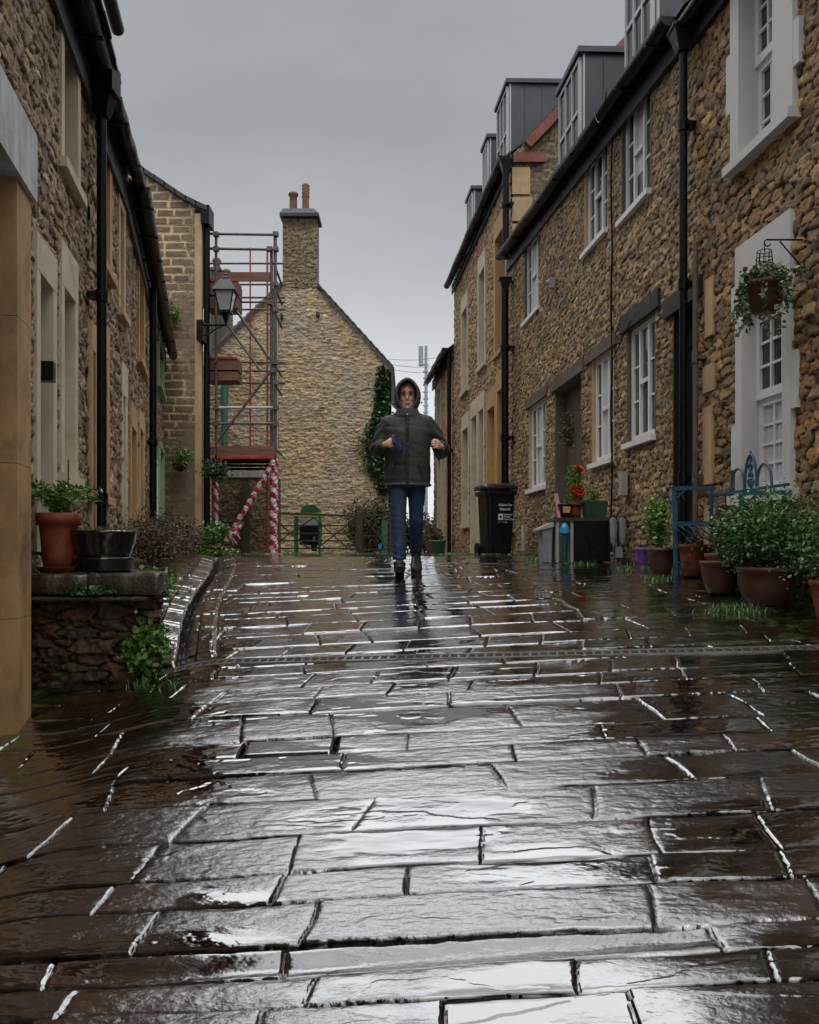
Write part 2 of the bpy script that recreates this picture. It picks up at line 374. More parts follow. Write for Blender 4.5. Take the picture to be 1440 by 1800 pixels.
def build_street():
    X = np.concatenate([np.arange(-9, -2.6, .1), np.arange(-2.6, 3.0, .0054), np.arange(3.0, 9, .12)])
    Y = ystreet(); xx, yy = np.meshgrid(X, Y)
    # gentle waviness of the joints
    wy = yy+.042*(fbm(xx*1.1, yy*.8, 3, 3)-.5)+.012*(fbm(xx*5, yy*3, 9, 3)-.5)+.004*(vn(xx*28, yy*20, 5)-.5)
    wx = xx+.03*(fbm(yy*6, xx*2, 5, 3)-.5)
    rows = np.array(ROWS); k = np.clip(np.searchsorted(rows, wy)-1, 0, len(rows)-2)
    dlo = wy-rows[k]; dhi = rows[k+1]-wy
    cell = np.zeros_like(xx); djx = np.full_like(xx, 9.); tilt = np.zeros_like(xx); off = np.zeros_like(xx)
    R = random.Random(21)
    for r in range(len(rows)-1):
        ym = (rows[r]+rows[r+1])/2
        js = []
        if r-NB in JN:
            js = sorted((u-720)/1500*ym for u in JN[r-NB])
        lo = js[0] if js else R.uniform(-.6, .1); hi = js[-1] if js else lo
        if not js: js = [lo]
        while lo > -9: lo -= R.uniform(.30, .66); js.insert(0, lo)
        while hi < 9: hi += R.uniform(.30, .66); js.append(hi)
        js = np.array(js); msk = k == r
        if not msk.any(): continue
        sk = R.uniform(-.25, .25)
        xv = wx[msk]+(yy[msk]-ym)*sk
        j = np.clip(np.searchsorted(js, xv)-1, 0, len(js)-2)
        djx[msk] = np.minimum(xv-js[j], js[j+1]-xv)
        cell[msk] = _h(j+r*131, j*0+r, 77)*.88
        xc = (js[j]+js[j+1])/2
        tx = (_h(j, j*0+r, 5)-.5)*.016; ty = (_h(j, j*0+r, 6)-.5)*.022
        tilt[msk] = tx*(xv-xc)+ty*(yy[msk]-ym); off[msk] = (_h(j, j*0+r, 8)-.5)*.009
    dj = np.minimum(np.minimum(dlo, dhi), djx*1.35)
    jw = .0035+.007*fbm(xx*9, yy*9, 31, 3)**1.5+.0012*np.maximum(yy-2,0)**.5
    edge = sstep(0, 1, dj/jw/1.4); edge0 = edge; edge = 1-(1-edge)*(.25+.75*sstep(.36, .52, fbm(xx*2.3+cell*3, yy*2.6, 37, 3)))
    near = np.clip((4.5/np.maximum(yy, 1.5)), .5, 1)
    z = gz(xx, yy)+tilt+off
    z -= (1-edge)*(.010+.007*(fbm(xx*55, yy*55, 35, 3)-.5))*near
    z -= .0035*fbm(xx*4, yy*4, 33, 2)*np.exp(-(dj/.018)**2)
    # hand-worn cleft surface: long ripples across the slab, chips
    wm = sstep(.48, .64, fbm(xx*1.7, yy*5.5, 71, 4))*(1-.55*sstep(3.8, 5.6, yy)); z += (.0022-.0012*sstep(3.8, 5.6, yy))*(fbm(xx*3.2, yy*9, 41, 4)-.5)+(.0003+.0024*wm)*(fbm(xx*13, yy*38, 43, 3)-.5)
    led = fbm(xx*2.1, yy*7.5, 51, 4); z += .0014*sstep(.56, .57, led)
    side = np.clip(sstep(-.45, -1.2, xx)+sstep(.9, 1.9, xx), 0, 1)*(yy < 9)
    z += side*(.006*(fbm(xx*7, yy*15, 61, 4)-.5)+.0035*(fbm(xx*26, yy*60, 63, 3)-.5)); z += .0020*wm*(fbm(xx*30, yy*90, 67, 3)-.5)
    # worn hollow channel across the lane
    z -= .016*np.exp(-((yy-2.155-.02*np.sin(xx*2.2))/.040)**2)*(1-sstep(.65, .9, xx))*sstep(-.95, -.7, xx)
    # loose inspection slab
    ex = np.maximum(np.abs(xx+.49)-.178, np.abs(yy-3.462)-.070)
    z = np.where(ex < .0, np.maximum(z, gz(xx, yy)+.004), z)
    gap = np.exp(-((ex-.010)/.008)**2)*(ex > -.03); z -= .05*gap
    # drain slot
    dl = yy-(4.8-.1*(xx+1.45)); drn = (np.abs(dl) < .050) & (xx > -1.48) & (xx < 2.47); z = np.where(drn, z-.05, z)
    # kerb and side channel climbing on the left
    xk = -1.38-.172*(yy-4.95)+.03*np.sin(yy*1.7); d = xx-xk; on = sstep(4.88, 4.93, yy)*(1-sstep(9.6, 10.2, yy))
    kj = np.exp(-(((yy*2.2) % 1-.5)/.035)**2)*.008
    ramp_ = np.minimum(.05+np.clip(-d-.13, 0, 9)*.16, np.maximum(E-.10-gz(xx, yy), .05))
    kh = np.where(d < -.13, ramp_, np.where(d < 0, .02*sstep(0, .015, -d)+.24*np.clip(-d, 0, .13)+.004*fbm(xx*20, yy*8, 91, 3)-kj, np.where(d < .115, -.09*sstep(0, .012, d)*sstep(.065, .05, d)*(d < .065), np.where(d < .24, .012-.02*np.exp(-((d-.23)/.012)**2), 0))))
    z += kh*on
    cell = np.where((on > .5) & (d < 0) & (d > -.13), 1., cell)
    edge = np.where((on > .5) & (d > 0) & (d < .1), .3, edge)
    dry = np.clip(gap*1.2, 0, 1)+drn+(on > .5)*sstep(.005, .012, d)*sstep(.062, .054, d)+np.clip(1.4*(1-edge0), 0, 1)*sstep(.30, .46, fbm(xx*3.3, yy*6, 87, 3))*np.where(np.abs(xx-.1) < 1.15, 1.0, sstep(.36, .46, fbm(xx*9, yy*9, 81, 3)))
    dry = np.clip(dry, 0, 1)
    # verge moss close to the walls
    wr = 3.11-.0967*yy; wl = -(1.278+.187*yy)
    moss = np.clip(1-np.minimum(np.abs(wr-xx), 9)/.75, 0, 1)+np.clip(1-np.abs(wl-xx)/.5, 0, 1)+.5*sstep(.5, 1.6, xx)*sstep(4, 4.8, yy)*(1-sstep(5.4, 6.5, yy))
    nY, nX = xx.shape; idx = np.arange(nY*nX).reshape(nY, nX)
    Fq = np.stack([idx[:-1, :-1], idx[:-1, 1:], idx[1:, 1:], idx[1:, :-1]], -1).reshape(-1, 4)
    V = np.stack([xx, yy, z], -1).reshape(-1, 3)
    m, t, b = newmat('wet_flagstone')
    c = ramp(t, attr(t, 'cell'), [(0, (.0025, .0014, .001)), (.3, (.007, .0025, .001)), (.5, (.003, .002, .0015)), (.68, (.020, .006, .001)), (.9, (.003, .0025, .002)), (1, (.09, .08, .065))])
    n1 = noise(t, 4, 6, .65); c = mixc(t, 1., c, ramp(t, n1, [(.3, (.45, .42, .4)), (.7, (1.5, 1.4, 1.3))]), 'MULTIPLY')
    c = mixc(t, mrange(t, attr(t, 'edge'), 0, .7, 1, 0), c, (.003, .0025, .002)); c = mixc(t, attr(t, 'dry'), c, (.002, .0018, .0015))
    mo = mth(t, 'MULTIPLY', attr(t, 'moss'), mrange(t, noise(t, 6, 5, .7), .45, .6)); c = mixc(t, mo, c, (.03, .045, .008))
    t.links.new(c, b.inputs['Base Color'])
    r0 = mrange(t, noise(t, 3.5, 5, .6, stretch=(1, 2.6, 1)), .42, .66, .035, .20)
    r1 = mth(t, 'ADD', r0, mth(t, 'MULTIPLY', mo, .4)); t.links.new(r1, b.inputs['Roughness'])
    b.inputs['IOR'].default_value = 1.5; b.inputs['Specular IOR Level'].default_value = .6
    t.links.new(mrange(t, attr(t, 'dry'), 0, 1, 1, .0), b.inputs['Coat Weight']); t.links.new(mrange(t, attr(t, 'dry'), 0, 1, .6, .05), b.inputs['Specular IOR Level']); b.inputs['Coat Roughness'].default_value = .03; b.inputs['Coat IOR'].default_value = 2.1
    fine = noise(t, 1, 5, .62, stretch=(22, 52, 20)); fine2 = noise(t, 1, 4, .6, stretch=(70, 110, 70))
    vo = N(t, 'ShaderNodeTexVoronoi'); vo.inputs['Scale'].default_value = 62; vo.feature = 'DISTANCE_TO_EDGE'
    t.links.new(N(t, 'ShaderNodeTexCoord').outputs['Object'], vo.inputs['Vector'])
    wetm = mrange(t, noise(t, 2.2, 5, .6, stretch=(1, 1.8, 1)), .48, .64, .02, 1.)
    hgt = mth(t, 'MULTIPLY', mth(t, 'ADD', fine, mth(t, 'MULTIPLY', fine2, .35)), mth(t, 'MAXIMUM', mth(t, 'MULTIPLY', wetm, .6), mth(t, 'MULTIPLY', attr(t, 'rough'), 1.1)))
    bn = bump(t, b, hgt, .8, .0055)
    bn2 = N(t, 'ShaderNodeBump'); bn2.inputs['Strength'].default_value = .6; bn2.inputs['Distance'].default_value = .0042
    t.links.new(hgt, bn2.inputs['Height']); t.links.new(bn2.outputs[0], b.inputs['Coat Normal'])
    o = npmesh('street', V, Fq, m, None, dict(cell=cell.ravel(), edge=edge.ravel(), moss=moss.ravel(), rough=wm.ravel(), dry=dry.ravel()), True)
    tag(o, kind='structure')
build_street()
mb = MB(); R_ = 420
gm = plain('earth', (.03, .03, .018), .9, dirt=(.03, .05, .012))
ys_ = [-40, -12, 0, 4, 7, 9, 11, 34, 80, 700]; xs_ = [-600, -60, -9, -5, 0, 5, 9, 60, 600]
V = [(x, y, float(E-hcen(y))-.16-(.4 if y < 11 else 0)+(0 if y < 60 else -1.5*(y/60))) for y in ys_ for x in xs_]
Fq = [(j*9+i, j*9+i+1, (j+1)*9+i+1, (j+1)*9+i) for j in range(9) for i in range(8)]
tag(npmesh('ground', V, Fq, gm), kind='structure')
# slotted drain
dg_ = thing('drain_channel', (.5, 4.6, gzf(.5, 4.6)), 'long slotted metal drain grate crossing the wet flagstones', 'drain')
a = np.array([-1.46, 4.801]); b2 = np.array([2.45, 4.41]); Ld = np.linalg.norm(b2-a); dd = (b2-a)/Ld; pn = np.array([-dd[1], dd[0]])
rail = MB(); slots = MB(); base = MB()
def dp(s, q, z=0):
    p = a+dd*s+pn*q; return (p[0], p[1], gzf(p[0], p[1])+z)
for i in range(40):
    s0, s1 = Ld*i/40, Ld*(i+1)/40
    for q0, q1 in ((-.052, -.030), (.030, .052)):
        rail.hexa([dp(s0, q0, -.04), dp(s1, q0, -.04), dp(s1, q1, -.04), dp(s0, q1, -.04), dp(s0, q0, .002), dp(s1, q0, .002), dp(s1, q1, .002), dp(s0, q1, .002)])
s = 0
slots_w = .014
while s < Ld-.02:
    slots.hexa([dp(s, -.03, -.02), dp(s+slots_w, -.03, -.02), dp(s+slots_w, .03, -.02), dp(s, .03, -.02), dp(s, -.03, 0), dp(s+slots_w, -.03, 0), dp(s+slots_w, .03, 0), dp(s, .03, 0)]); s += .048
wetm_ = plain('wet_concrete', (.12, .115, .11), .15, var=.2, coat=.8)
rail.build('rail', wetm_, dg_); slots.build('slot_bar', wetm_, dg_)
# ============================================================ WALL BUILDER
class Frame:
    def __init__(s, O, D, Nn): s.O = np.array(O, float); s.D = np.array(D, float); s.N = np.array(Nn, float)
    def __call__(s, t, o, h):
        p = s.O+s.D*t+s.N*o; return (p[0], p[1], h+E)
def subdiv(bps, df):
    out = [bps[0]]
    for a_, b_ in zip(bps[:-1], bps[1:]):
        t_ = a_
        n = max(1, int(math.ceil((b_-a_)/df((a_+b_)/2))))
        if b_-a_ > 1.5:
            t_ = a_
            while True:
                t_ += df(t_)
                if t_ > b_-df(b_)*.6: break
                out.append(t_)
            out.append(b_)
        else: out += list(np.linspace(a_, b_, n+1)[1:])
    return np.array(out)
def cells(t, h, cw, ch, seed, style):
    if style == 'brick':
        hw = h+.012*(vn(t*2.5, h*2.5, seed)-.5)
        r = np.floor(hw/ch); fh = hw/ch-r
        rowoff = _h(r, r*0, seed)*3; cwr = cw*(.7+.7*_h(r, r*0, seed+1))
        q = t/cwr+rowoff+.08*(vn(t*6, h*6, seed+4)-.5); c = np.floor(q); fc = q-c
        e = np.minimum(np.minimum(fh, 1-fh)*ch, np.minimum(fc, 1-fc)*cwr)
        e = e+.007*(fbm(t*22, h*22, seed+5, 3)-.5)
        return sstep(.0, .016, e-.009), _h(c, r, seed+2), _h(c, r, seed+3)
    wt = t+cw*.35*(fbm(t*2.2/cw*.3, h*2.2/ch*.3, seed+9, 3)-.5)+cw*.16*(vn(t/cw*2.6, h/ch*2.6, seed+10)-.5)
    wh = h+ch*.35*(fbm(t*2.2/cw*.3, h*2.2/ch*.3, seed+19, 3)-.5)+ch*.16*(vn(t/cw*2.6, h/ch*2.6, seed+20)-.5)
    a_ = wt/cw; b_ = wh/ch; ib = np.floor(b_)
    f1 = np.full(a_.shape, 9.); f2 = np.full(a_.shape, 9.); tl = np.zeros(a_.shape); cid = np.zeros(a_.shape); cid2 = np.zeros(a_.shape)
    for dj_ in (-1, 0, 1):
        jb = ib+dj_; sh = (jb % 2)*.5; ia = np.floor(a_-sh)
        for di in (-1, 0, 1):
            ja = ia+di
            px = ja+sh+.5+(_h(ja, jb, seed)-.5)*.75; py = jb+.5+(_h(ja, jb, seed+1)-.5)*.55
            sz = .74+.52*_h(ja, jb, seed+2)
            ax_ = a_-px; bx_ = (b_-py)*1.12; rt = (_h(ja, jb, seed+6)-.5)*.7; ux_ = ax_+bx_*rt; uy_ = bx_-ax_*rt*.6; d = (.45*np.sqrt(ux_**2+uy_**2)+.55*np.maximum(np.abs(ux_), np.abs(uy_)*1.05)*1.08)/sz
            n_ = d < f1; tv_ = (_h(ja, jb, seed+7)-.5)*1.3*ax_+(_h(ja, jb, seed+8)-.5)*1.5*bx_; tl = np.where(n_, tv_, tl)
            f2 = np.where(n_, f1, np.minimum(f2, d)); cid = np.where(n_, _h(ja, jb, seed+3), cid); cid2 = np.where(n_, _h(ja, jb, seed+4), cid2); f1 = np.where(n_, d, f1)
    return sstep(.015, .13, f2-f1), cid, cid2+tl*.9
def stone_wall(name, fr, t0, t1, h0, top, holes, dt, dh, cw, ch, amp, mat, parent, style='rubble', seed=1, damp=None, bumpy=1.):
    """relief masonry sheet; top(t) is the wall-head height, holes are (t0,t1,h0,h1)"""
    if not callable(top): tv = top; top = lambda t: np.zeros_like(t)+tv
    if not callable(dt): dv = dt; dt = lambda t: dv
    bt = sorted(set([t0, t1]+[q for x in holes for q in x[:2] if t0 < q < t1]))
    tt = subdiv(bt, dt); hmax = float(np.max(top(tt)))
    bh = sorted(set([h0, hmax]+[q for x in holes for q in x[2:] if h0 < q < hmax])); hh = subdiv(bh, lambda h: dh)
    T, H = np.meshgrid(tt, hh); tp = top(T); Hc = np.minimum(H, tp)
    edge, c1, c2 = cells(T, Hc, cw, ch, seed, style)
    rel = edge*(amp*.45+amp*.75*c2)+(fbm(T*11, Hc*13, seed+30, 3)-.5)*amp*.8*bumpy+(fbm(T*34, Hc*40, seed+33, 2)-.5)*amp*.45*bumpy-amp*.86
    rel += (fbm(T*.7, Hc*.7, seed+40, 2)-.5)*.04
    nodisp = np.zeros(T.shape, bool)
    for (a_, b_, c_, d_) in holes:
        nodisp |= (T >= a_-1e-6) & (T <= b_+1e-6) & (Hc >= c_-1e-6) & (Hc <= d_+1e-6)
    rel = np.where(nodisp, -.01, rel)
    P = fr.O[None, None]+fr.D*T[..., None]+fr.N*rel[..., None]; P[..., 2] = Hc+E
    ny, nx = T.shape; idx = np.arange(ny*nx).reshape(ny, nx)
    keep = ~((H[:-1, :-1] >= tp[:-1, :-1]) & (H[:-1, 1:] >= tp[:-1, 1:]))
    tm = (T[:-1, :-1]+T[:-1, 1:])/2; hm = (H[:-1, :-1]+H[1:, :-1])/2
    for (a_, b_, c_, d_) in holes: keep &= ~((tm > a_) & (tm < b_) & (hm > c_) & (hm < d_))
    Fq = np.stack([idx[:-1, :-1], idx[:-1, 1:], idx[1:, 1:], idx[1:, :-1]], -1)[keep]
    cr = np.cross(fr.D, [0, 0, 1])
    if np.dot(cr, fr.N) < 0: Fq = Fq[:, ::-1]
    if damp is None: dm = np.zeros(T.size)
    else: dm = damp(T, Hc).ravel()
    return npmesh(name, P.reshape(-1, 3), Fq, mat, parent, dict(cell=c1.ravel(), edge=edge.ravel(), damp=dm), True)
FR = Frame((3.11, 0, 0), (-.0967, 1, 0), (-.9954, -.0962, 0))
FL = Frame((-1.278, 0, 0), (-.187, 1, 0), (.983, .1838, 0))
FL2 = Frame((-.869, 0, 0), (-.234, 1, 0), (.9737, .2278, 0))
yR = lambda u: 4665/(u-575)
yL = lambda u: 1917/(440-u)
yL2 = lambda u: 1304/(369-u)
hv = lambda v, y: (970-v)/1500*y
def frontal(y): return Frame((0, y, 0), (1, 0, 0), (0, -1, 0))
# ---- openings --------------------------------------------------------
def lining(parent, fr, q, depth, mat, name='reveal', o1=-.006):
    t0, t1, h0, h1 = q; b = MB(); w = .03
    b.fbox(fr, t0-w, t0, -depth, o1, h0-w, h1+w); b.fbox(fr, t1, t1+w, -depth, o1, h0-w, h1+w)
    b.fbox(fr, t0, t1, -depth, o1, h0-w, h0); b.fbox(fr, t0, t1, -depth, o1, h1, h1+w)
    return b.build(name, mat, parent)
def sash(parent, fr, q, o, cols, mats=('whitef', 'glass'), fw=.045, bar=.018, rail=None, curtain=None, name='window'):
    """cols: list of (relative width, number of bars, thick mullion after)"""
    t0, t1, h0, h1 = q; b = MB(); k = (t1-t0)
    b.fbox(fr, t0, t0+fw, o-.05, o, h0, h1); b.fbox(fr, t1-fw, t1, o-.05, o, h0, h1)
    b.fbox(fr, t0+fw, t1-fw, o-.05, o, h0, h0+fw*1.3); b.fbox(fr, t0+fw, t1-fw, o-.05, o, h1-fw, h1)
    tot = sum(c[0] for c in cols); x = t0+fw; W = (t1-t0-2*fw)
    for i, (cw, nb, mu) in enumerate(cols):
        x1 = x+W*cw/tot
        if i < len(cols)-1: b.fbox(fr, x1-mu/2, x1+mu/2, o-.045, o-.004 if mu < .03 else o+.004, h0+fw, h1-fw)
        for j in range(nb):
            hb = h0+fw*1.3+(h1-fw-h0-fw*1.3)*(j+1)/(nb+1)
            b.fbox(fr, x, x1, o-.04, o-.008, hb-bar/2, hb+bar/2)
        x = x1
    if rail is not None: b.fbox(fr, t0+fw, t1-fw, o-.05, o+.006, rail-.022, rail+.022)
    wdw = b.build(name, M[mats[0]], parent)
    g = MB(); g.fbox(fr, t0+fw*.5, t1-fw*.5, o-.032, o-.026, h0+fw*.5, h1-fw*.5); g.build('pane', M[mats[1]], wdw)
    if curtain:
        for (a_, b_, c_, d_) in curtain:
            cb = MB(); A = t0+(t1-t0)*a_; B = t0+(t1-t0)*b_; n = max(4, int((B-A)/.02)); vs = []
            for i in range(n+1):
                tt_ = A+(B-A)*i/n; oo = o-.021+.003*math.sin(i*1.9)
                vs += [fr(tt_, oo, h0+(h1-h0)*c_), fr(tt_, oo, h0+(h1-h0)*d_)]
            cb.add(vs, [(2*i, 2*i+2, 2*i+3, 2*i+1) for i in range(n)], True); cb.build('curtain', M['curtain'], wdw)
    return wdw
def surround(parent, fr, q, head, side, sill, proud, mat, depth=.16, quoins=None, hide=None):
    """dressed-stone frame round an opening q: front faces and reveals"""
    t0, t1, h0, h1 = q; s0, s1 = side; b = MB()
    b.fbox(fr, t0-s0, t0, -depth, proud, h0, h1); b.fbox(fr, t1, t1+s1, -depth, proud, h0, h1)
    b.fbox(fr, t0-s0, t1+s1, -depth, proud+.002, h1, h1+head)
    for (tq, hq, dq) in (quoins or []):
        if tq < 0: b.fbox(fr, t0-s0-.07, t0-s0, -.02, proud-.003, hq, hq+dq)
        else: b.fbox(fr, t1+s1, t1+s1+.07, -.02, proud-.003, hq, hq+dq)
    o = b.build('surround', mat, parent)
    if sill:
        s = MB(); s.fbox(fr, t0-s0-.03, t1+s1+.03, -depth, proud+sill, h0-.07, h0); s.build('sill', mat, parent)
    return o
def pipe(parent, fr, t, o, h0, h1, r=.04, clamps=(), mat='black', hopper=None, name='downpipe'):
    b = MB(); b.tube([fr(t, o, h0), fr(t, o, h1)], r, 10)
    for c in clamps: b.tube([fr(t, o, c-.045), fr(t, o, c+.045)], r*1.3, 10); b.fbox(fr, t-r*2, t+r*2, 0, o, c-.015, c+.015)
    if hopper:
        p = fr(t, o, hopper)
        b.hexa([(p[0]-.05, p[1]-.05, p[2]-.1), (p[0]+.05, p[1]-.05, p[2]-.1), (p[0]+.05, p[1]+.05, p[2]-.1), (p[0]-.05, p[1]+.05, p[2]-.1),
                (p[0]-.10, p[1]-.09, p[2]+.08), (p[0]+.10, p[1]-.09, p[2]+.08), (p[0]+.10, p[1]+.09, p[2]+.08), (p[0]-.10, p[1]+.09, p[2]+.08)])
        b.box(p[0]-.11, p[0]+.11, p[1]-.10, p[1]+.10, p[2]+.08, p[2]+.11)
    return b.build(name, M[mat], parent)
def gutter(parent, fr, t0, t1, o, ha, hb, r=.06, fascia=.16, sag=.0):
    b = MB(); n = 26; vs = []; m_ = 7
    for i in range(n+1):
        f = i/n; t = t0+(t1-t0)*f; h = ha+(hb-ha)*f-sag*math.sin(math.pi*f)-.012*math.sin(f*23)
        for k in range(m_):
            a_ = math.pi*k/(m_-1); vs.append(fr(t, o+r*math.cos(a_), h-r*math.sin(a_)))
        for k in range(m_):
            a_ = math.pi*(1-k/(m_-1)); vs.append(fr(t, o+(r-.008)*math.cos(a_), h-(r-.008)*math.sin(a_)))
    c = 2*m_
    for e_ in (0, n):
        b.add(vs[e_*c:e_*c+m_], [tuple(range(m_))])
    b.add(vs, [(i*c+k, i*c+(k+1) % c, (i+1)*c+(k+1) % c, (i+1)*c+k) for i in range(n) for k in range(c)], True)
    for i in range(int((t1-t0)/.8)):
        t = t0+.3+i*.8; f = (t-t0)/(t1-t0); h = ha+(hb-ha)*f
        b.fbox(fr, t, t+.03, 0, o+r+.012, h-r-.02, h-r-.004)
    g = b.build('gutter', M['black'], parent)
    if fascia:
        f_ = MB(); f_.fbox(fr, t0, t1, .012, .045, ha-fascia, ha+.03, hb-fascia, hb+.03); f_.build('fascia', M['woodb'], parent)
    return g
def roof(parent, fr, t0, t1, ha, hb, depth=5., rise=2.6, over=.1, mat='slate', name='roof'):
    b = MB(); th = .05; ns = 9; m_ = depth/2; P_ = []
    rr = random.Random(int(t0*10))
    # ragged slate courses on the street side, plain slope behind
    nt_ = max(2, int((t1-t0)/.3))
    for c in range(14):
        a0 = -over if c == 0 else m_*c/14-.0; a1 = m_*(c+1)/14+.05
        for i in range(nt_):
            ta = t0+(t1-t0)*i/nt_; tb = t0+(t1-t0)*(i+1)/nt_-.006
            ea = ha+(hb-ha)*(ta-t0)/(t1-t0); j = rr.uniform(0, .014); k0 = rr.uniform(0, .03)
            z0 = ea+rise*max(a0-k0, -over)/m_+.05+j; z1 = ea+rise*a1/m_+.012
            b.hexa([fr(ta, -(a0-k0), z0-.03), fr(tb, -(a0-k0), z0-.03), fr(tb, -a1, z1-.03), fr(ta, -a1, z1-.03), fr(ta, -(a0-k0), z0), fr(tb, -(a0-k0), z0), fr(tb, -a1, z1), fr(ta, -a1, z1)])
    b.hexa([fr(t0, -m_, ha+rise-.03), fr(t1, -m_, hb+rise-.03), fr(t1, -depth-over, hb-.13), fr(t0, -depth-over, ha-.13), fr(t0, -m_, ha+rise+.03), fr(t1, -m_, hb+rise+.03), fr(t1, -depth-over, hb-.06), fr(t0, -depth-over, ha-.06)])
    return b.build(name, M[mat], parent)
def shell(parent, fr, t0, t1, hb, ha0, ha1, mat, depth=5., rise=2.6, back=True):
    """rear wall and gable ends so that the house is closed"""
    b = MB(); b.fbox(fr, t0, t1, -depth, -depth+.3, hb, ha0, hb, ha1)
    for tt_, hh_, s_ in ((t0, ha0, 1), (t1, ha1, -1)):
        a_ = tt_; c_ = tt_+.05*s_
        vs = [fr(a_, -.03, hb), fr(a_, -depth, hb), fr(a_, -depth, hh_), fr(a_, -depth/2, hh_+rise-.06), fr(a_, -.03, hh_)]
        v2 = [fr(c_, -.03, hb), fr(c_, -depth, hb), fr(c_, -depth, hh_), fr(c_, -depth/2, hh_+rise-.06), fr(c_, -.03, hh_)]
        b.add(vs+v2, [(0, 1, 2, 3, 4), (9, 8, 7, 6, 5), (0, 5, 6, 1), (1, 6, 7, 2), (2, 7, 8, 3), (3, 8, 9, 4), (4, 9, 5, 0)])
    return b.build('outer_wall', mat, parent)
def base_damp(t, h): return np.clip(sstep(.25, -.25, h)*(.35+.5*fbm(t*1.3, h*1.3, 4, 3)), 0, .85)
# ============================================================ RIGHT TERRACE
plainshell = plain('render_plain', (.20, .15, .10), .85)
def Rq(u0, u1, h0, h1): return (yR(u1), yR(u0), h0, h1)      # far edge has the smaller u
# ---- house A (nearest right)
hA = thing('terraced_house', (2.6, 5, .9), 'nearest rubble stone house on the right with white painted stone window surrounds', 'house', 'terraced stone houses')
yAB = yR(1226)
wA0 = (yR(1384), yR(1312), .42, 1.92)      # ground window opening
wA1 = (yR(1366), yR(1306), 2.93, 4.25)
dA = (3.55, 4.75, -.75, 2.25)
eA = 4.42
def holeof(q, g=.02): return (q[0]-g, q[1]+g, q[2]-g, q[3]+g)
stone_wall('wall', FR, -3, yAB, -2.2, eA, [holeof(wA0), holeof(wA1), holeof(dA), (.8, 1.9, .3, 1.8)], lambda t: .03 if t < 4 else .012, .0115, .150, .076, .022, M['stoneA'], hA, seed=5, damp=base_damp)
shell(hA, FR, -3, yAB, -2.2, eA, eA, plainshell)
roof(hA, FR, -3, yAB, eA+.05, eA+.05); gutter(hA, FR, -3, yAB+.1, .13, eA+.0, eA+.0)
def holed_surround(q, **k): return surround(hA, FR, q, **k)
surround(hA, FR, wA0, .36, (.10, .10), .05, .036, M['paintw'], .15, quoins=[(-1, .95, .38), (1, .62, .33), (1, 1.75, .25)])
sash(hA, FR, (wA0[0], wA0[1], .44, 1.12), -.10, [(1, 3, .018), (1, 3, .018), (1, 3, .018)], fw=.05, rail=1.12, curtain=[(.05, .95, .05, .97)])
sash(hA, FR, (wA0[0], wA0[1], 1.12, 1.92), -.075, [(1, 3, .018), (1, 3, .018), (1, 3, .018)], fw=.05)
surround(hA, FR, wA1, .3, (.26, .13), .05, .036, M['paintw'], .17, quoins=[(1, 3.35, .45), (-1, 3.2, .3)])
sash(hA, FR, (wA1[0], wA1[1], 2.93, 3.62), -.12, [(1, 2, .018), (1, 2, .018), (1, 2, .018)], fw=.05, rail=3.62)
sash(hA, FR, (wA1[0], wA1[1], 3.62, 4.25), -.095, [(1, 2, .018), (1, 2, .018), (1, 2, .018)], fw=.05)
surround(hA, FR, dA, .22, (.14, .32), 0, .03, M['paintw'], .22, quoins=[(1, .85, .35), (1, -.2, .4)])
b = MB(); b.fbox(FR, dA[0], dA[1], -.2, -.15, dA[2], dA[3]); dr = b.build('door', M['oakdoor'], hA)
surround(hA, FR, (.8, 1.9, .3, 1.8), .25, (.13, .13), .05, .036, M['paintw'], .15); sash(hA, FR, (.8, 1.9, .3, 1.8), -.10, [(1, 3, .018)]*3, rail=1.05)
# dressed quoin blocks by the pipe
b = MB()
for h0, h1, t0, w_ in ((.55, 1.18, yAB-.30, .16), (1.75, 2.22, yAB-.32, .14), (-.05, .35, yAB-.36, .2), (1.3, 1.52, yAB-.34, .2)):
    b.fbox(FR, t0, t0+w_, -.03, .018, h0, h1)
b.build('quoin', M['cream2'], hA)
pipe(hA, FR, yR(1211)-.12, .10, .0, 4.3, .034, (.62, 2.26, 3.6), hopper=4.32)
pipe(hA, FR, yR(1226)-.12, .07, .1, 2.55, .022, (.62, 1.6), mat='wood', name='waste_pipe')
# ---- house B (middle right)
hB = thing('terraced_house', (2.2, 10.5, 1.44), 'long rubble stone house on the right with small white sash windows under dark timber lintels', 'house', 'terraced stone houses')
yBC = yR(900)
eB = lambda t: 4.60+.058*(t-7.4)
B1 = Rq(1103, 1150, 1.12, 2.20); B1 = (B1[0], B1[1], 1.12, 2.28)
B2 = (yR(1077), yR(1041), 1.03, 2.22); B3 = (yR(958), yR(930), .95, 2.20)
U1 = (yR(1142), yR(1093), 3.50, 4.62); U2 = (yR(1067), yR(1028), 3.60, 4.66); U3 = (yR(949), yR(922), 3.60, 4.80)
D1 = (yR(1221), yR(1184), -.2, 2.12); D2 = (yR(1021), yR(976), -.1, 2.18)
holes = [holeof(q) for q in (B1, B2, B3, U1, U2, U3, D1, D2)]
stone_wall('wall', FR, yAB, yBC, -.8, eB, holes, lambda t: .014+.0028*(t-7), .0145, .120, .062, .020, M['stoneB'], hB, seed=15, damp=base_damp)
shell(hB, FR, yAB, yBC, -.8, eB(yAB), eB(yBC), plainshell, rise=2.5)
roof(hB, FR, yAB, yBC, eB(yAB)+.08, eB(yBC)+.08, rise=2.5)
gutter(hB, FR, yAB+.2, yBC+.25, .16, eB(yAB)+.03, eB(yBC)+.05, r=.085, fascia=.26, sag=.03)
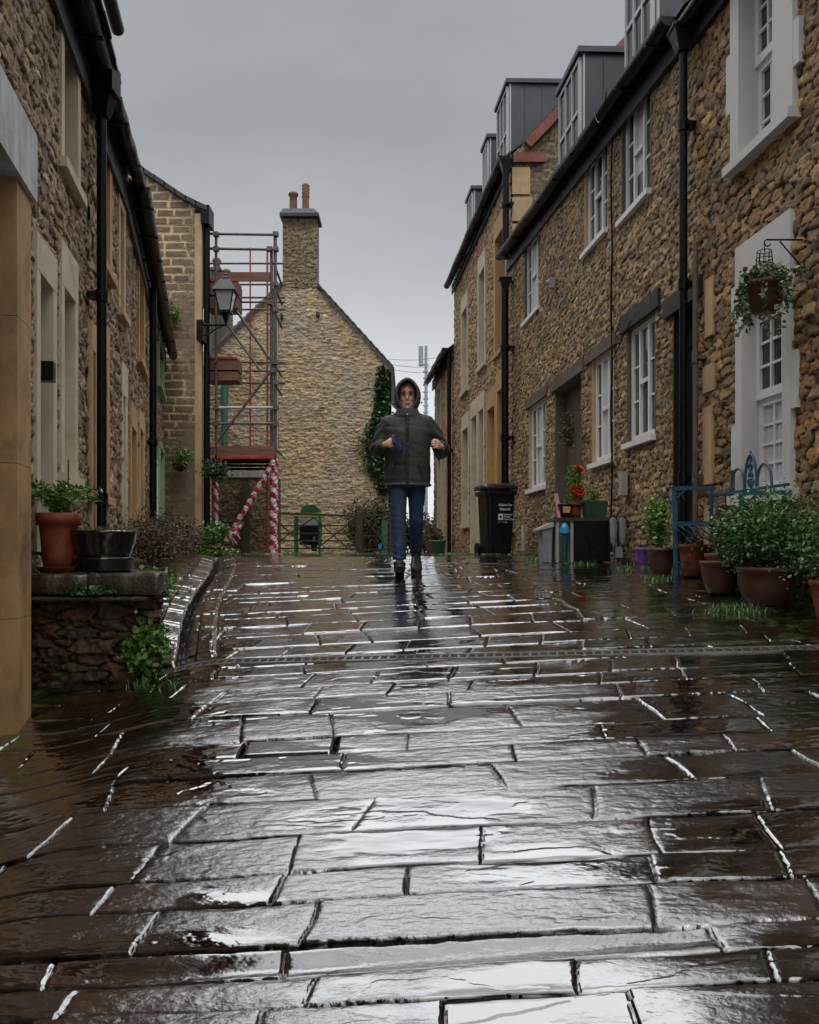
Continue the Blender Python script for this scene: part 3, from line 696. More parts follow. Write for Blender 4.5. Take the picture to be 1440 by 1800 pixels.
tri = lambda n=2: [(1, n, .04), (1.25, 0, .04), (1, n, 0)]
for q, kw in ((B1, {}), (B2, dict(curtain=[(.3, .68, .05, .95)])), (B3, dict(curtain=[(.35, .62, .05, .95)])), (U1, dict(curtain=[(.3, .66, .3, .95)])), (U2, {}), (U3, dict(curtain=[(.3, .7, .05, .9)]))):
    lining(hB, FR, q, .14, M['cream2'] if q in (B2, U2, B3) else M['wood'])
    wd = sash(hB, FR, q, -.045, tri(2), fw=.05, **kw)
    s = MB(); s.fbox(FR, q[0]+(q[1]-q[0])*.35, q[0]+(q[1]-q[0])*.65, -.05, -.03, (q[2]+q[3])/2-.02, (q[2]+q[3])/2+.02); s.build('meeting_rail', M['whitef'], wd)
    s = MB(); s.fbox(FR, q[0]-.04, q[1]+.05, -.06, .05, q[2]-.06, q[2]-.005); s.build('sill', M['whitef'], wd)
for q, mt, h in ((B1, 'woodb', .17), (B2, 'wood', .13), (B3, 'wood', .14), (D1, 'woodb', .17), (D2, 'wood', .15)):
    s = MB(); s.fbox(FR, q[0]-.16, q[1]+.18, -.1, .03, q[3]+.01, q[3]+.01+h); s.build('lintel', M[mt], hB)
# doors
lining(hB, FR, D1, .2, M['woodb']); b = MB(); b.fbox(FR, D1[0], D1[1], -.2, -.13, D1[2], D1[3])
dr = b.build('door', M['woodb'], hB)
b = MB(); b.fbox(FR, D1[0]+.12, D1[0]+.2, -.13, -.10, D1[2], D1[3]-.35); b.build('door_panel', M['pale'], dr)
b = MB(); b.fbox(FR, D1[0]+.02, D1[1]-.02, -.13, -.115, D1[3]-.3, D1[3]-.06); b.build('fanlight', M['glass'], dr)
lining(hB, FR, D2, .16, M['wood']); b = MB(); b.fbox(FR, D2[0], D2[1], -.2, -.15, D2[2], D2[3])
for i in range(5): b.fbox(FR, D2[0]+.42+i*.1, D2[0]+.505+i*.1, -.15, -.135, D2[2], D2[3]-.02)
dr = b.build('door', M['oakdoor'], hB)
b = MB(); b.fbox(FR, D2[0]+.02, D2[0]+.07, -.15, -.03, D2[2], D2[3]-.1); b.build('door_edge', M['whitef'], dr)
b = MB(); b.fbox(FR, D2[0]+.08, D2[0]+.36, -.15, -.11, 1.75, D2[3]-.15); b.build('door_panel', M['pink'], dr)
# dormers of B
def dormer(parent, fr, t0, t1, he, ht, ob=-1.7, of=-.14, win=True, seam=False):
    b = MB(); b.hexa([fr(t0, ob, he), fr(t1, ob, he), fr(t1, of-.03, he), fr(t0, of-.03, he), fr(t0, ob, ht+.04), fr(t1, ob, ht+.04), fr(t1, of-.03, ht), fr(t0, of-.03, ht)])
    b.hexa([fr(t0-.05, ob, ht+.06), fr(t1+.05, ob, ht+.06), fr(t1+.05, of+.06, ht-.0), fr(t0-.05, of+.06, ht-.0), fr(t0-.05, ob, ht+.14), fr(t1+.05, ob, ht+.14), fr(t1+.05, of+.06, ht+.07), fr(t0-.05, of+.06, ht+.07)])
    for k in range(4):
        b.fbox(fr, t0-.012, t0-.002, of-.3-k*.32, of-.285-k*.32, he+.02, ht)
    d = b.build('dormer', M['lead'], parent)
    q = (t0+.03, t1-.03, he+.05, ht-.03); f = MB()
    f.fbox(fr, t0-.01, t1+.01, of-.04, of-.03+.012, he, ht-.001); f.build('dormer_front', M['dormw'], d)
    o = of+.02; tw = MB(); W = q[1]-q[0]
    for i in range(4): x = q[0]+(W-.028)*i/3; tw.fbox(fr, x, x+.028, o-.03, o+.012, q[2], q[3])
    for h in (q[2], (q[2]+q[3])/2-.02, q[3]-.045): tw.fbox(fr, q[0]+.04, q[1]-.04, o-.03, o+.008, h, h+.045)
    w_ = tw.build('window', M['dormw'], d)
    g = MB(); g.fbox(fr, q[0]+.03, q[1]-.03, o-.022, o-.012, q[2]+.03, q[3]-.03); g.build('pane', M['glass'], d)
    return d
dormer(hB, FR, yR(1010)+.15, yR(978)+.3, 4.95, 6.36)
dormer(hB, FR, yR(1128), yR(1085)+.1, 4.75, 6.45)
# cable down the wall and little wall fixtures
b = MB(); tcab = yR(1080); b.tube([FR(tcab+.02*math.sin(i*1.3), .03, -.0+i*.25) for i in range(19)], .011, 6)
b.tube([FR(tcab-.1*i, .03, 2.05+.05*i+.0*i) for i in range(7)], .006, 5); b.build('cable', M['black'], hB)
b = MB(); p = FR(yR(979), .06, hv(498, yR(979))); b.box(p[0]-.05, p[0]+.03, p[1]-.04, p[1]+.04, p[2]-.07, p[2]+.07); b.ball((p[0]-.05, p[1], p[2]+.01), .04); b.tube([p, (p[0]+.1, p[1], p[2])], .02, 6)
b.build('wall_light', M['greyf'], hB)
b = MB(); p = FR(yR(1104), .05, hv(850, yR(1104))); b.box(p[0]-.03, p[0]+.03, p[1]-.06, p[1]+.06, p[2]-.12, p[2]+.12); b.build('meter_box', M['greyf'], hB)
b = MB(); b.tube([FR(yR(927), .06, .02), FR(yR(927), .06, .42)], .03, 8); b.build('waste_pipe', M['steelp'], hB)
# ---- house C (tall far right)
hC = thing('terraced_house', (1.4, 17.5, 1.44), 'taller far stone house on the right with slate clad dormers and red tiled verge', 'house', 'terraced stone houses')
yCD = yR(798); eC = 6.62
CU = [(yR(890), yR(872), hv(600, 14.9)*.98+.0, hv(405, 14.9)+.1, 'ochre'), (yR(853), yR(843), 3.72, 5.62, 'cream'), (yR(822), yR(813), 3.62, 5.45, 'cream')]
CG = [(yR(889), yR(876), -.05, 2.9, 'ochre'), (yR(871), yR(858), -.05, 2.72, 'ochre'), (yR(851), yR(843), -.05, 2.85, 'cream'), (yR(839), yR(830), -.05, 2.85, 'cream'), (yR(824), yR(814), .6, 2.75, 'cream')]
holes = [holeof(q[:4]) for q in CU+CG]
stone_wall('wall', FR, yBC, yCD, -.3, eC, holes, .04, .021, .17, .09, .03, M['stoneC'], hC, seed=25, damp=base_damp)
for i, q in enumerate(CU+CG):
    mt = M[q[4]]; q4 = q[:4]
    surround(hC, FR, q4, .34, (.11, .13), .04 if q[2] > .3 else 0, .02, mt, .2)
    if q[2] > .3: sash(hC, FR, q4, -.15, [(1, 2, .02), (1, 2, 0)], fw=.05, mats=('greyf' if q[4] == 'ochre' else 'whitef', 'glass'))
    else:
        b = MB(); b.fbox(FR, q[0], q[1], -.2, -.15, q[2], q[3]); b.build('door', M['oakdoor'] if i % 2 else M['cream2'], hC)
fG = frontal(yBC-.02)
xw = 3.11-.0967*yBC
slope = lambda x: eC+.05+(np.clip(x-xw, 0, 2.6))*1.04-np.clip(x-xw-2.6, 0, 9)*1.04
stone_wall('gable_wall', fG, xw+.02, xw+5.2, 3.6, slope, [], .03, .03, .19, .085, .022, M['stoneCh'], hC, seed=29)
b = MB()
for h0, h1, w_ in ((4.4, 4.95, .42), (5.0, 5.5, .62), (5.55, 5.95, .34), (6.0, 6.45, .3), (3.7, 4.3, .5)): b.fbox(fG, xw-.0, xw+w_, 0, .03, h0, h1)
b.build('quoin', M['cream2'], hC)
b = MB(); b.fbox(fG, xw+.02, xw+.55, .02, .08, 6.52, 6.68)
b.hexa([fG(xw+.3, .0, eC+.13), fG(xw+2.7, .0, eC+2.62), fG(xw+2.7, .12, eC+2.62), fG(xw+.3, .12, eC+.13), fG(xw+.2, .0, eC+.24), fG(xw+2.7, .0, eC+2.84), fG(xw+2.7, .12, eC+2.84), fG(xw+.2, .12, eC+.24)])
b.build('verge', M['redtile'], hC)
shell(hC, FR, yBC, yCD, -.3, eC, eC, plainshell, rise=2.6); roof(hC, FR, yBC, yCD, eC+.08, eC+.08, rise=2.6)
gutter(hC, FR, yBC-.05, yCD+.1, .16, eC+.02, eC-.08, r=.08, fascia=.2)
dormer(hC, FR, yR(887)+.3, yR(868)+.3, 6.7, 8.38); dormer(hC, FR, yR(851)+.2, yR(840)+.1, 6.6, 8.3); dormer(hC, FR, yR(820)-.1, yR(812), 6.5, 8.05)
pipe(hC, FR, yR(899)-.12, .12, 4.9, 6.5, .055, (5.8,), hopper=6.45)
pipe(hC, FR, yR(899)-.15, .14, .0, 4.5, .062, (.3, 1.9, 3.4), hopper=4.45)
# ---- house D (farthest right)
hD = thing('terraced_house', (.8, 23, 1.44), 'farthest low stone house on the right with mossy slate roof edge', 'house', 'terraced stone houses')
yD1 = yR(763); eD = 5.0
DO = [(yR(795), yR(788), .0, 2.75, 'cream2'), (yR(783), yR(778), .0, 2.7, 'cream'), (yR(775), yR(770), .0, 2.6, 'cream'), (yR(775), yR(769), 3.3, 4.5, 'cream'), (yR(792), yR(786), 3.2, 4.4, 'cream2')]
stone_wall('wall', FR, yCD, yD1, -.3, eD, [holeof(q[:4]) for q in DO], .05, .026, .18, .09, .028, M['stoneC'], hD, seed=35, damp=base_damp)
for q in DO:
    surround(hD, FR, q[:4], .3, (.1, .12), 0, .02, M[q[4]], .2)
    if q[2] > 1: sash(hD, FR, q[:4], -.15, [(1, 2, .02), (1, 2, 0)])
    else: b = MB(); b.fbox(FR, q[0], q[1], -.2, -.15, q[2], q[3]); b.build('door', M['oakdoor'], hD)
shell(hD, FR, yCD, yD1, -.3, eD, eD, plainshell, rise=2.2); roof(hD, FR, yCD, yD1, eD+.08, eD+.05, rise=2.2, over=.3)
gutter(hD, FR, yCD, yD1+.1, .2, eD+.0, eD-.05, r=.09, fascia=.25)
pipe(hD, FR, yCD+.12, .1, .0, 4.9, .05, (2.5,))
# ============================================================ LEFT TERRACE
def Lq(u0, u1, h0, h1): return (yL(u0), yL(u1), h0, h1)
gE = 3.75
hE = thing('terraced_house', (-2.2, 5.4, 1.2), 'nearest stone house on the left with cream stone windows and limewashed door lintel', 'house', 'terraced stone houses')
ySplit = yL(155)
dE = (3.55, 4.02, -.95, 1.97)
E2 = (yL(66), yL(89), -.0, 1.68); E3 = (yL(109), yL(128), .53, 1.80); EU = (yL(109), yL(133), 2.64, 3.66)
stone_wall('wall', FL, -3, ySplit+.03, -2.2, 3.80, [holeof((3.2, 4.6, -2.2, 2.0)), holeof(E2), holeof(E3), holeof(EU), (.6, 1.7, .3, 1.9)], lambda t: .03 if t < 3 else .012, .012, .14, .068, .024, M['stoneL'], hE, seed=45, damp=base_damp)
# projecting door case
b = MB(); W = .17
fc = MB()
for a_, c_ in ((-1.0, -.32), (-.317, .42), (.423, 1.12), (1.123, 1.78)): fc.fbox(FL, 4.02, 4.28, -.05, W+.002*math.sin(a_*9), a_, c_)
fc.fbox(FL, 3.0, 3.3, -.05, W, -1.2, 1.78)
cs = fc.build('door_case', M['tan'], hE)
b = MB(); b.fbox(FL, 4.28, 4.60, -.05, .03, -1.0, 1.95); b.fbox(FL, 3.0, 3.05, -.05, .03, -1.0, 1.95); b.build('jamb_stone', M['cream2'], hE)
b = MB(); b.fbox(FL, 2.9, 4.32, -.05, W+.02, 1.78, 2.12); b.build('lintel', M['greywash'], hE)
b = MB(); b.fbox(FL, 3.3, 4.02, -.1, -.04, -1.0, 1.78); b.build('door', M['oakdoor'], hE)
b = MB(); b.fbox(FL, 3.95, 4.02, -.04, .02, -1.0, 1.78); b.build('door_frame', M['whitef'], hE)
b = MB(); b.fbox(FL, 3.3, 4.015, -.04, .13, -.95, -.905); b.build('door_step', M['yellow'], hE)
for q, mt, hd in ((E2, 'cream', .22), (E3, 'cream', .30), (EU, 'cream', .12), ((.6, 1.7, .3, 1.9), 'cream', .25)):
    surround(hE, FL, q, hd, (.09, .10), .04 if q is EU or q is E3 else 0, .02, M[mt], .2)
    if q is E2:
        b = MB(); b.fbox(FL, q[0], q[1], -.2, -.15, q[2], q[3]); b.build('door', M['oakdoor'], hE)
    else: sash(hE, FL, q, -.15, [(1, 2, .02), (1, 2, 0)])
b = MB(); b.fbox(FL, 5.22, 5.29, -.02, .07, 1.05, 1.17); b.build('letter_box', M['black'], hE)
shell(hE, FL, -3, ySplit, -2.2, 3.8, 3.8, plainshell); roof(hE, FL, -3, ySplit+.2, 4.0, 4.0, rise=2.4, over=.22)
gutter(hE, FL, -3, ySplit+.2, .13, 3.80, 3.79, r=.075, fascia=.3)
gutter(hE, FL, -3, 6.42, .27, 3.96, 3.95, r=.05, fascia=0)
pipe(hE, FL, yL(156), .10, -.1, 3.6, .038, (2.03, .42), hopper=3.55)
b = MB(); b.box(*(lambda p: (p[0]-.09, p[0]+.09, p[1]-.1, p[1]+.1, p[2]-.1, p[2]+.12))(FL(yL(155), .13, 3.72))); b.build('hopper', M['black'], hE)
hF = thing('terraced_house', (-2.6, 7.5, 1.4), 'second stone house on the left with orange stone window surrounds', 'house', 'terraced stone houses')
F1 = (yL(160), yL(164.5), -.1, 1.62); F2 = (yL(176), yL(185), .48, 1.70); FU = (yL(176), yL(190), 2.48, 3.52); FU2 = (yL(209), yL(215), 2.35, 3.36); F3 = (yL(214), yL(218.5), -.1, 1.56)
stone_wall('wall', FL, ySplit-.02, 8.72, -.6, 3.72, [holeof(q) for q in (F1, F2, FU, FU2, F3)], .02, .016, .17, .085, .03, M['stoneL'], hF, seed=55, damp=base_damp)
for q, mt, hd in ((F1, 'cream2', .22), (F2, 'ochre', .25), (FU, 'ochre', .12), (FU2, 'cream2', .2), (F3, 'cream', .32)):
    surround(hF, FL, q, hd, (.09, .13), .045 if q in (F2, FU, FU2) else 0, .02, M[mt], .2)
    if q in (F1, F3): b = MB(); b.fbox(FL, q[0], q[1], -.2, -.15, q[2], q[3]); b.build('door', M['oakdoor'], hF)
    else: sash(hF, FL, q, -.15, [(1, 2, .02), (1, 2, 0)], mats=('greyf', 'glass'))
shell(hF, FL, ySplit, 8.7, -.6, 3.72, 3.72, plainshell); roof(hF, FL, ySplit+.2, 8.7, 3.85, 3.85, rise=2.4)
gutter(hF, FL, ySplit+.3, 8.75, .15, 3.77, 3.78, r=.065, fascia=.32, sag=.02)
hG2 = thing('terraced_house', (-3.6, 12, 1.44), 'third stone house on the left with sage green window and door', 'house', 'terraced stone houses')
a8 = 8.7; L9 = 15.9
G1 = (yL2(229), yL2(237), -.1, 1.38); G2_ = (yL2(244), yL2(250), -.1, 1.52); GU = (yL2(243), yL2(250.5), 2.35, 3.42); GG = (13.9, 15.2, 2.75, 3.5); GD = (14.2, 15.3, -.1, 1.75); GW = (13.0, 13.9, -.1, 1.42)
stone_wall('wall', FL2, a8, L9, -.4, 3.66, [holeof(q) for q in (G1, G2_, GU, GG, GD, GW)], .035, .02, .17, .085, .028, M['stoneL'], hG2, seed=65, damp=base_damp)
for q, mt, hd in ((G1, 'ochre', .26), (G2_, 'cream2', .22), (GU, 'ochre', .15), (GG, 'green', .08), (GD, 'green', .08), (GW, 'whitef', .05)):
    surround(hG2, FL2, q, hd, (.11, .16), .04 if q in (GU, GG) else 0, .02 if mt != 'green' else .05, M[mt], .18)
    if q in (GU, GG): sash(hG2, FL2, q, -.12, [(1, 2, .02), (1, 2, 0)])
    else: b = MB(); b.fbox(FL2, q[0], q[1], -.16, -.11, q[2], q[3]); b.build('door', M['whitef' if q is GW else ('green' if q is GD else 'oakdoor')], hG2)
shell(hG2, FL2, a8, L9, -.4, 3.66, 3.66, plainshell); roof(hG2, FL2, a8, L9, 3.8, 3.8, rise=2.0)
gutter(hG2, FL2, a8, L9+.2, .17, 3.74, 3.70, r=.085, fascia=.3, sag=.04)
pipe(hG2, FL2, yL2(257), .09, -.05, 3.6, .05, (1.5,), name='downpipe')
# ---- gable house G
G_ = frontal(16.2)
P = lambda u, v, y: ((u-720)/1500*y, y, E+(970-v)/1500*y)
xg = (355-720)/1500*16.2; xl = -6.6
hG = thing('gabled_house', (xg, 16.2, 1.44), 'coursed stone gable end with pale mortar behind the left terrace', 'house')
def gtop(x):
    k = (6.47-7.23)/((350-245)/1500*16.2)
    return np.where(x > xg-.12, 6.42, np.minimum(6.47+(x-xg+.05)*k, 9))
stone_wall('wall', G_, xl, xg-.13, -.4, gtop, [], .03, .018, .36, .155, .016, M['stoneG'], hG, style='brick', seed=75)
b = MB(); b.fbox(G_, xg-.13, xg, -.1, .02, -.4, 6.42); b.build('corner_pier', M['cream2'], hG)
b = MB(); b.hexa([(xg, 16.2, E-.4), (xg-2.2, 23.5, E-.4), (xg-4, 23.5, E-.4), (xl, 16.25, E-.4), (xg, 16.2, E+6.42), (xg-2.2, 23.5, E+6.42), (xg-4, 23.5, E+6.42), (xl, 16.25, E+6.42)]); b.build('outer_wall', plainshell, hG)
b = MB()
for i in range(14):
    x0 = xl+(xg+.1-xl)*i/14; x1 = xl+(xg+.1-xl)*(i+1)/14+.02
    f0 = float(gtop(np.array(min(x0, xg-.13)))); f1 = float(gtop(np.array(min(x1, xg-.13))))
    if x1 > xg: f1 = f0-.1
    j = random.uniform(0, .02)
    b.hexa([(x0, 16.08, E+f0+j), (x1, 16.08, E+f1+j), (x1-1.5, 23, E+f1+j), (x0-1.5, 23, E+f0+j), (x0, 16.08, E+f0+.09+j), (x1, 16.08, E+f1+.09+j), (x1-1.5, 23, E+f1+.09), (x0-1.5, 23, E+f0+.09)])
b.build('roof', M['slate'], hG)
b = MB(); b.tube([(xg+.07, 16.3, E-.05), (xg+.07, 16.3, E+6.35)], .06, 10); b.box(xg-.0, xg+.16, 16.1, 16.5, E+6.2, E+6.55); b.build('downpipe', M['black'], hG)
# ============================================================ CENTRAL GABLE
yK = 24.0; K = frontal(yK); xa = (385-720)/1500*yK; xb = (684-720)/1500*yK
hK = thing('gabled_house', ((xa+xb)/2, yK, 1.44), 'weathered yellow stone gable end with a tall chimney stack behind the gate', 'house')
cx0, cx1 = (497-720)/1500*yK, (558-720)/1500*yK
xap = (528-720)/1500*yK; hap = 7.95; hl = hv(614, yK); hr = hv(645, yK)
ktop = lambda x: np.minimum(7.45, np.where(x < xap, hl+(x-xa)*(hap-hl)/(xap-xa), hap+(x-xap)*(hr-hap)/(xb-xap)))
stone_wall('wall', K, xa-1.4, xb, -.4, lambda x: np.maximum(ktop(x), np.where(x < xa, hl*.0+1, 0)), [], .022, .018, .21, .072, .030, M['stoneK'], hK, seed=85, bumpy=1.6)
b = MB(); b.hexa([(xa-1.4, yK+.03, E-.4), (xb, yK+.03, E-.4), (xb-.9, yK+8, E-.4), (xa-1.4, yK+8, E-.4), (xa-1.4, yK+.03, E+1), (xb, yK+.03, E+hr-.06), (xb-.9, yK+8, E+hr-.06), (xa-1.4, yK+8, E+1)])
b.build('outer_wall', plainshell, hK)
# right slope with stepped slates, left tiled slope
b = MB(); n = 13
fs = (cx1-xap)/(xb+.12-xap)
for i in range(n):
    f0, f1 = fs+(1-fs)*i/n, fs+(1-fs)*(i+1)/n; x0 = xap+(xb+.12-xap)*f0; x1 = xap+(xb+.12-xap)*f1+.03; z0 = hap+(hr-.12-hap)*f0; z1 = hap+(hr-.12-hap)*f1
    b.hexa([(x0, yK-.12, E+z0+.02), (x1, yK-.12, E+z1+.02), (x1, yK+7, E+z1+.02), (x0, yK+7, E+z0+.02), (x0+.03, yK-.12, E+z0+.12), (x1, yK-.12, E+z1+.09), (x1, yK+7, E+z1+.09), (x0+.03, yK+7, E+z0+.12)])
b.build('roof', M['slate'], hK)
b = MB(); n = 16
fs = (cx0-xa+.2)/(xap-xa+.2)
for i in range(n):
    f0, f1 = fs*i/n, fs*(i+1)/n; x0 = xa-.2+(xap-xa+.2)*f0; x1 = xa-.2+(xap-xa+.2)*f1; z0 = hl-.1+(hap-hl+.1)*f0; z1 = hl-.1+(hap-hl+.1)*f1
    b.hexa([(x0, yK-.15, E+z0+.02), (x1, yK-.15, E+z1+.0), (x1, yK+4, E+z1+1.1), (x0, yK+4, E+z0+1.1), (x0, yK-.15, E+z0+.12), (x1, yK-.15, E+z1+.07), (x1, yK+4, E+z1+1.2), (x0, yK+4, E+z0+1.2)])
b.build('roof', M['tileroof'], hK)
chd = MB()
Kc = frontal(yK-.01); chw = stone_wall('chimney_stack', Kc, cx0, cx1, 7.42, hv(381, yK), [], .022, .02, .24, .08, .024, M['stoneCh'], hK, seed=95, bumpy=2)
FS = Frame((cx1, yK-.12, 0), (0, 1, 0), (1, 0, 0)); 
b = MB(); b.box(cx0+.02, cx1-.02, yK+.02, yK+.6, E+7.2, E+hv(381, yK)-.02); b.build('chimney_core', M['stoneCh'], hK)
b = MB(); hc = E+hv(381, yK)
b.rings([[(cx0-.06, yK-.2, z), (cx1+.06, yK-.2, z), (cx1+.06, yK+.68, z), (cx0-.06, yK+.68, z)] for z in (hc-.05, hc+.04)]+[[(cx0+.02, yK-.1, hc+.2), (cx1-.1, yK-.1, hc+.2), (cx1-.1, yK+.6, hc+.2), (cx0+.02, yK+.6, hc+.2)]], smooth=False)
b.box(cx0-.05, cx0+.02, yK-.2, yK+.1, E+6.55, E+6.65); b.box(cx1-.02, cx1+.07, yK-.2, yK+.1, E+6.6, E+6.7)
cc = b.build('chimney_cap', M['slate'], hK)
for uc, vt, rr, ring in ((514, 333, .115, 0), (536, 318, .10, 1)):
    xc = (uc-720)/1500*yK; zt = E+hv(vt, yK); zb = hc+.15; H = zt-zb
    pr = [(rr, 0), (rr*.95, H*.5), (rr*.9, H*.8), (rr*1.25, H*.86), (rr*1.25, H*.93), (rr*.9, H), (rr*.7, H)] if not ring else [(rr, 0), (rr*.95, H*.5)]+[(rr*(1.15 if k % 2 else .95), H*(.52+.06*k)) for k in range(8)]+[(rr*.7, H)]
    b = MB(); b.lathe(pr, (xc, yK+.2, zb), 16); b.build('chimney_pot', M['rust'], hK)
b = MB(); b.tube([(P(486.5, 0, yK)[0], yK-.08, E+1.2), (P(486.5, 0, yK)[0], yK-.08, E+7.0)], .045, 8); b.build('downpipe', M['steelp'], hK)
b = MB(); b.tube([(P(396, 0, yK)[0], yK-.08, E+2.4), (P(396, 0, yK)[0], yK-.08, E+4.75)], .09, 8); b.build('downpipe', M['teal'], hK)
b = MB(); b.tube([(xb+.03, yK-.05, E), (xb+.03, yK-.05, E+5.05)], .045, 8); b.build('downpipe', M['black'], hK)
# chimneys of houses behind the scaffold
hH = thing('distant_house', (-6.5, 30, 1.4), 'low stone house with two chimney stacks far behind the scaffold', 'house')
for u, vt, wd_ in ((378, 470, 15), (396, 490, 14)):
    x = (u-720)/1500*30; 
    b = MB(); b.box(x-.17, x+.17, 30, 30.5, E+4, E+hv(vt, 30)); b.box(x-.2, x+.2, 29.96, 30.54, E+hv(vt, 30)-.1, E+hv(vt, 30)); b.build('chimney_stack', M['stoneCh'], hH)
    b = MB(); b.lathe([(.12, 0), (.12, .25), (.17, .3), (.12, .4), (.08, .4)], (x, 30.25, E+hv(vt, 30)), 12); b.build('chimney_pot', M['rust'], hH)
b = MB(); b.box(-8.8, -5.2, 29.9, 34, E-.3, E+5.6); b.build('wall', M['cream2'], hH)
b = MB(); b.hexa([(-9, 29.7, E+5.6), (-5.1, 29.7, E+5.6), (-5.1, 34.2, E+5.6), (-9, 34.2, E+5.6), (-9, 31.5, E+7.4), (-5.1, 31.5, E+7.4), (-5.1, 32.4, E+7.4), (-9, 32.4, E+7.4)]); b.build('roof', M['tileroof'], hH)
# ---- rubble boundary wall
W5 = frontal(18.6); x0, x1 = P(372, 0, 18.6)[0], P(489, 0, 18.6)[0]
bw = thing('rubble_wall', (x0, 18.6, 1.4), 'grey rubble boundary wall with pale coping under the scaffold', 'wall')
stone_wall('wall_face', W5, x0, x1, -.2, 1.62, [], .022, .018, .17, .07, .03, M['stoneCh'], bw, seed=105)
b = MB(); b.box(x0, x1-.25, 18.55, 19.0, E+1.62, E+1.76); b.build('coping', M['greywash'], bw)
b = MB(); b.box(x0, x1, 18.64, 18.98, E-.2, E+1.61); b.box(P(427, 0, 18.5)[0], P(437, 0, 18.5)[0], 18.35, 18.6, E-.1, E+1.5); b.build('wall_core', M['stoneCh'], bw)
# ============================================================ TERRACE (raised forecourt on the left)
tf = thing('retaining_wall', (-1.8, 4.8, .9), 'low mossy rubble retaining wall holding the raised forecourt on the left', 'wall')
W6 = frontal(4.8); xt0, xt1 = -2.2, -1.40
stone_wall('wall_face', W6, xt0, xt1, -1.05, -.24, [], .007, .0075, .19, .062, .034, M['stoneD'], tf, seed=115, bumpy=1.8)
W7 = Frame((xt1-.0, 4.8, 0), (-.29, 1, 0), (.96, .28, 0))
stone_wall('side_face', W7, 0, 2.1, -1.0, -.12, [], .012, .0085, .18, .06, .032, M['stoneD'], tf, seed=116, bumpy=1.6)
def rough_slab(name, poly, z0, z1, mat, parent, n=26, amp=.012, seed=3):
    R = random.Random(seed); pts = []
    m_ = len(poly)
    for i in range(m_):
        a_, b_ = poly[i], poly[(i+1) % m_]; k = max(2, int(math.hypot(b_[0]-a_[0], b_[1]-a_[1])/.035))
        for j in range(k):
            f = j/k; pts.append((a_[0]+(b_[0]-a_[0])*f+R.uniform(-amp, amp), a_[1]+(b_[1]-a_[1])*f+R.uniform(-amp, amp)))
    rg = []
    for z, sc_ in ((z0, -.012), (z0+.2*(z1-z0), .0), (z0+.8*(z1-z0), .004), (z1-.003, -.004), (z1, -.014)):
        cx_ = sum(p[0] for p in pts)/len(pts); cy_ = sum(p[1] for p in pts)/len(pts)
        rg.append([(p[0]+(p[0]-cx_)/(.01+math.hypot(p[0]-cx_, p[1]-cy_))*sc_, p[1]+(p[1]-cy_)/(.01+math.hypot(p[0]-cx_, p[1]-cy_))*sc_+R.uniform(-.003, .003), z+R.uniform(-.003, .003)) for p in pts])
    b = MB(); b.rings(rg, smooth=True); return b.build(name, mat, parent)
capm = plain('wet_cap_stone', (.038, .030, .021), .35, var=.5, scale=9, bmp=.8, bdist=.01, coat=.35, dirt=(.04, .05, .015))
rough_slab('coping', [(xt0, 4.74), (-1.80, 4.73), (-1.795, 5.3), (xt0, 5.3)], E-.235, E-.125, capm, tf, seed=4)
rough_slab('coping', [(-1.785, 4.735), (-1.395, 4.75), (-1.52, 5.32), (-1.785, 5.3)], E-.24, E-.118, capm, tf, seed=5)
rough_slab('ledge', [(xt0, 4.70), (-1.46, 4.715), (-1.43, 4.84), (xt0, 4.84)], E-.272, E-.250, capm, tf, seed=6, amp=.007)
b = MB(); b.hexa([(xt0-.3, 4.85, E-1), (-1.43, 4.85, E-1), (-2.02, 6.9, E-1), (-2.9, 6.9, E-1), (xt0-.3, 4.85, E-.14), (-1.43, 4.85, E-.14), (-2.02, 6.9, E-.14), (-2.9, 6.9, E-.14)]); b.build('forecourt_paving', M['soil'], tf)
# ============================================================ PLANT HELPERS
def zf(x, y):
    g = gzf(x, y); xk = -1.38-.172*(y-4.95); d = x-xk
    if y > 4.95 and d < -.13 and y < 9.6: g += min(.045+(-d-.13)*.16, max(E-.10-g, .045))
    return g
def leaves(name, ctr, size, mat, parent, seed=1, elong=1.5, up=.3, droop=0., org=None, shade=None):
    r = np.random.default_rng(seed); n = len(ctr); ctr = np.asarray(ctr, float)
    d = r.normal(size=(n, 3)); d[:, 2] = d[:, 2]*.6+up-droop; d /= np.linalg.norm(d, axis=1)[:, None]
    q = r.normal(size=(n, 3)); s_ = np.cross(d, q); s_ /= np.linalg.norm(s_, axis=1)[:, None]; nn = np.cross(d, s_)
    L_ = size*(.6+.8*r.random(n))[:, None]; w_ = L_/elong/2
    V = np.stack([ctr, ctr+d*L_*.5+s_*w_+nn*w_*.35, ctr+d*L_, ctr+d*L_*.5-s_*w_+nn*w_*.35], 1).reshape(-1, 3)
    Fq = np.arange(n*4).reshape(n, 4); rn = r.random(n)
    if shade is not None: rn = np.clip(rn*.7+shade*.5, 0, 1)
    return npmesh(name, V, Fq, mat, parent, dict(rnd=np.repeat(rn, 4)), False, org)
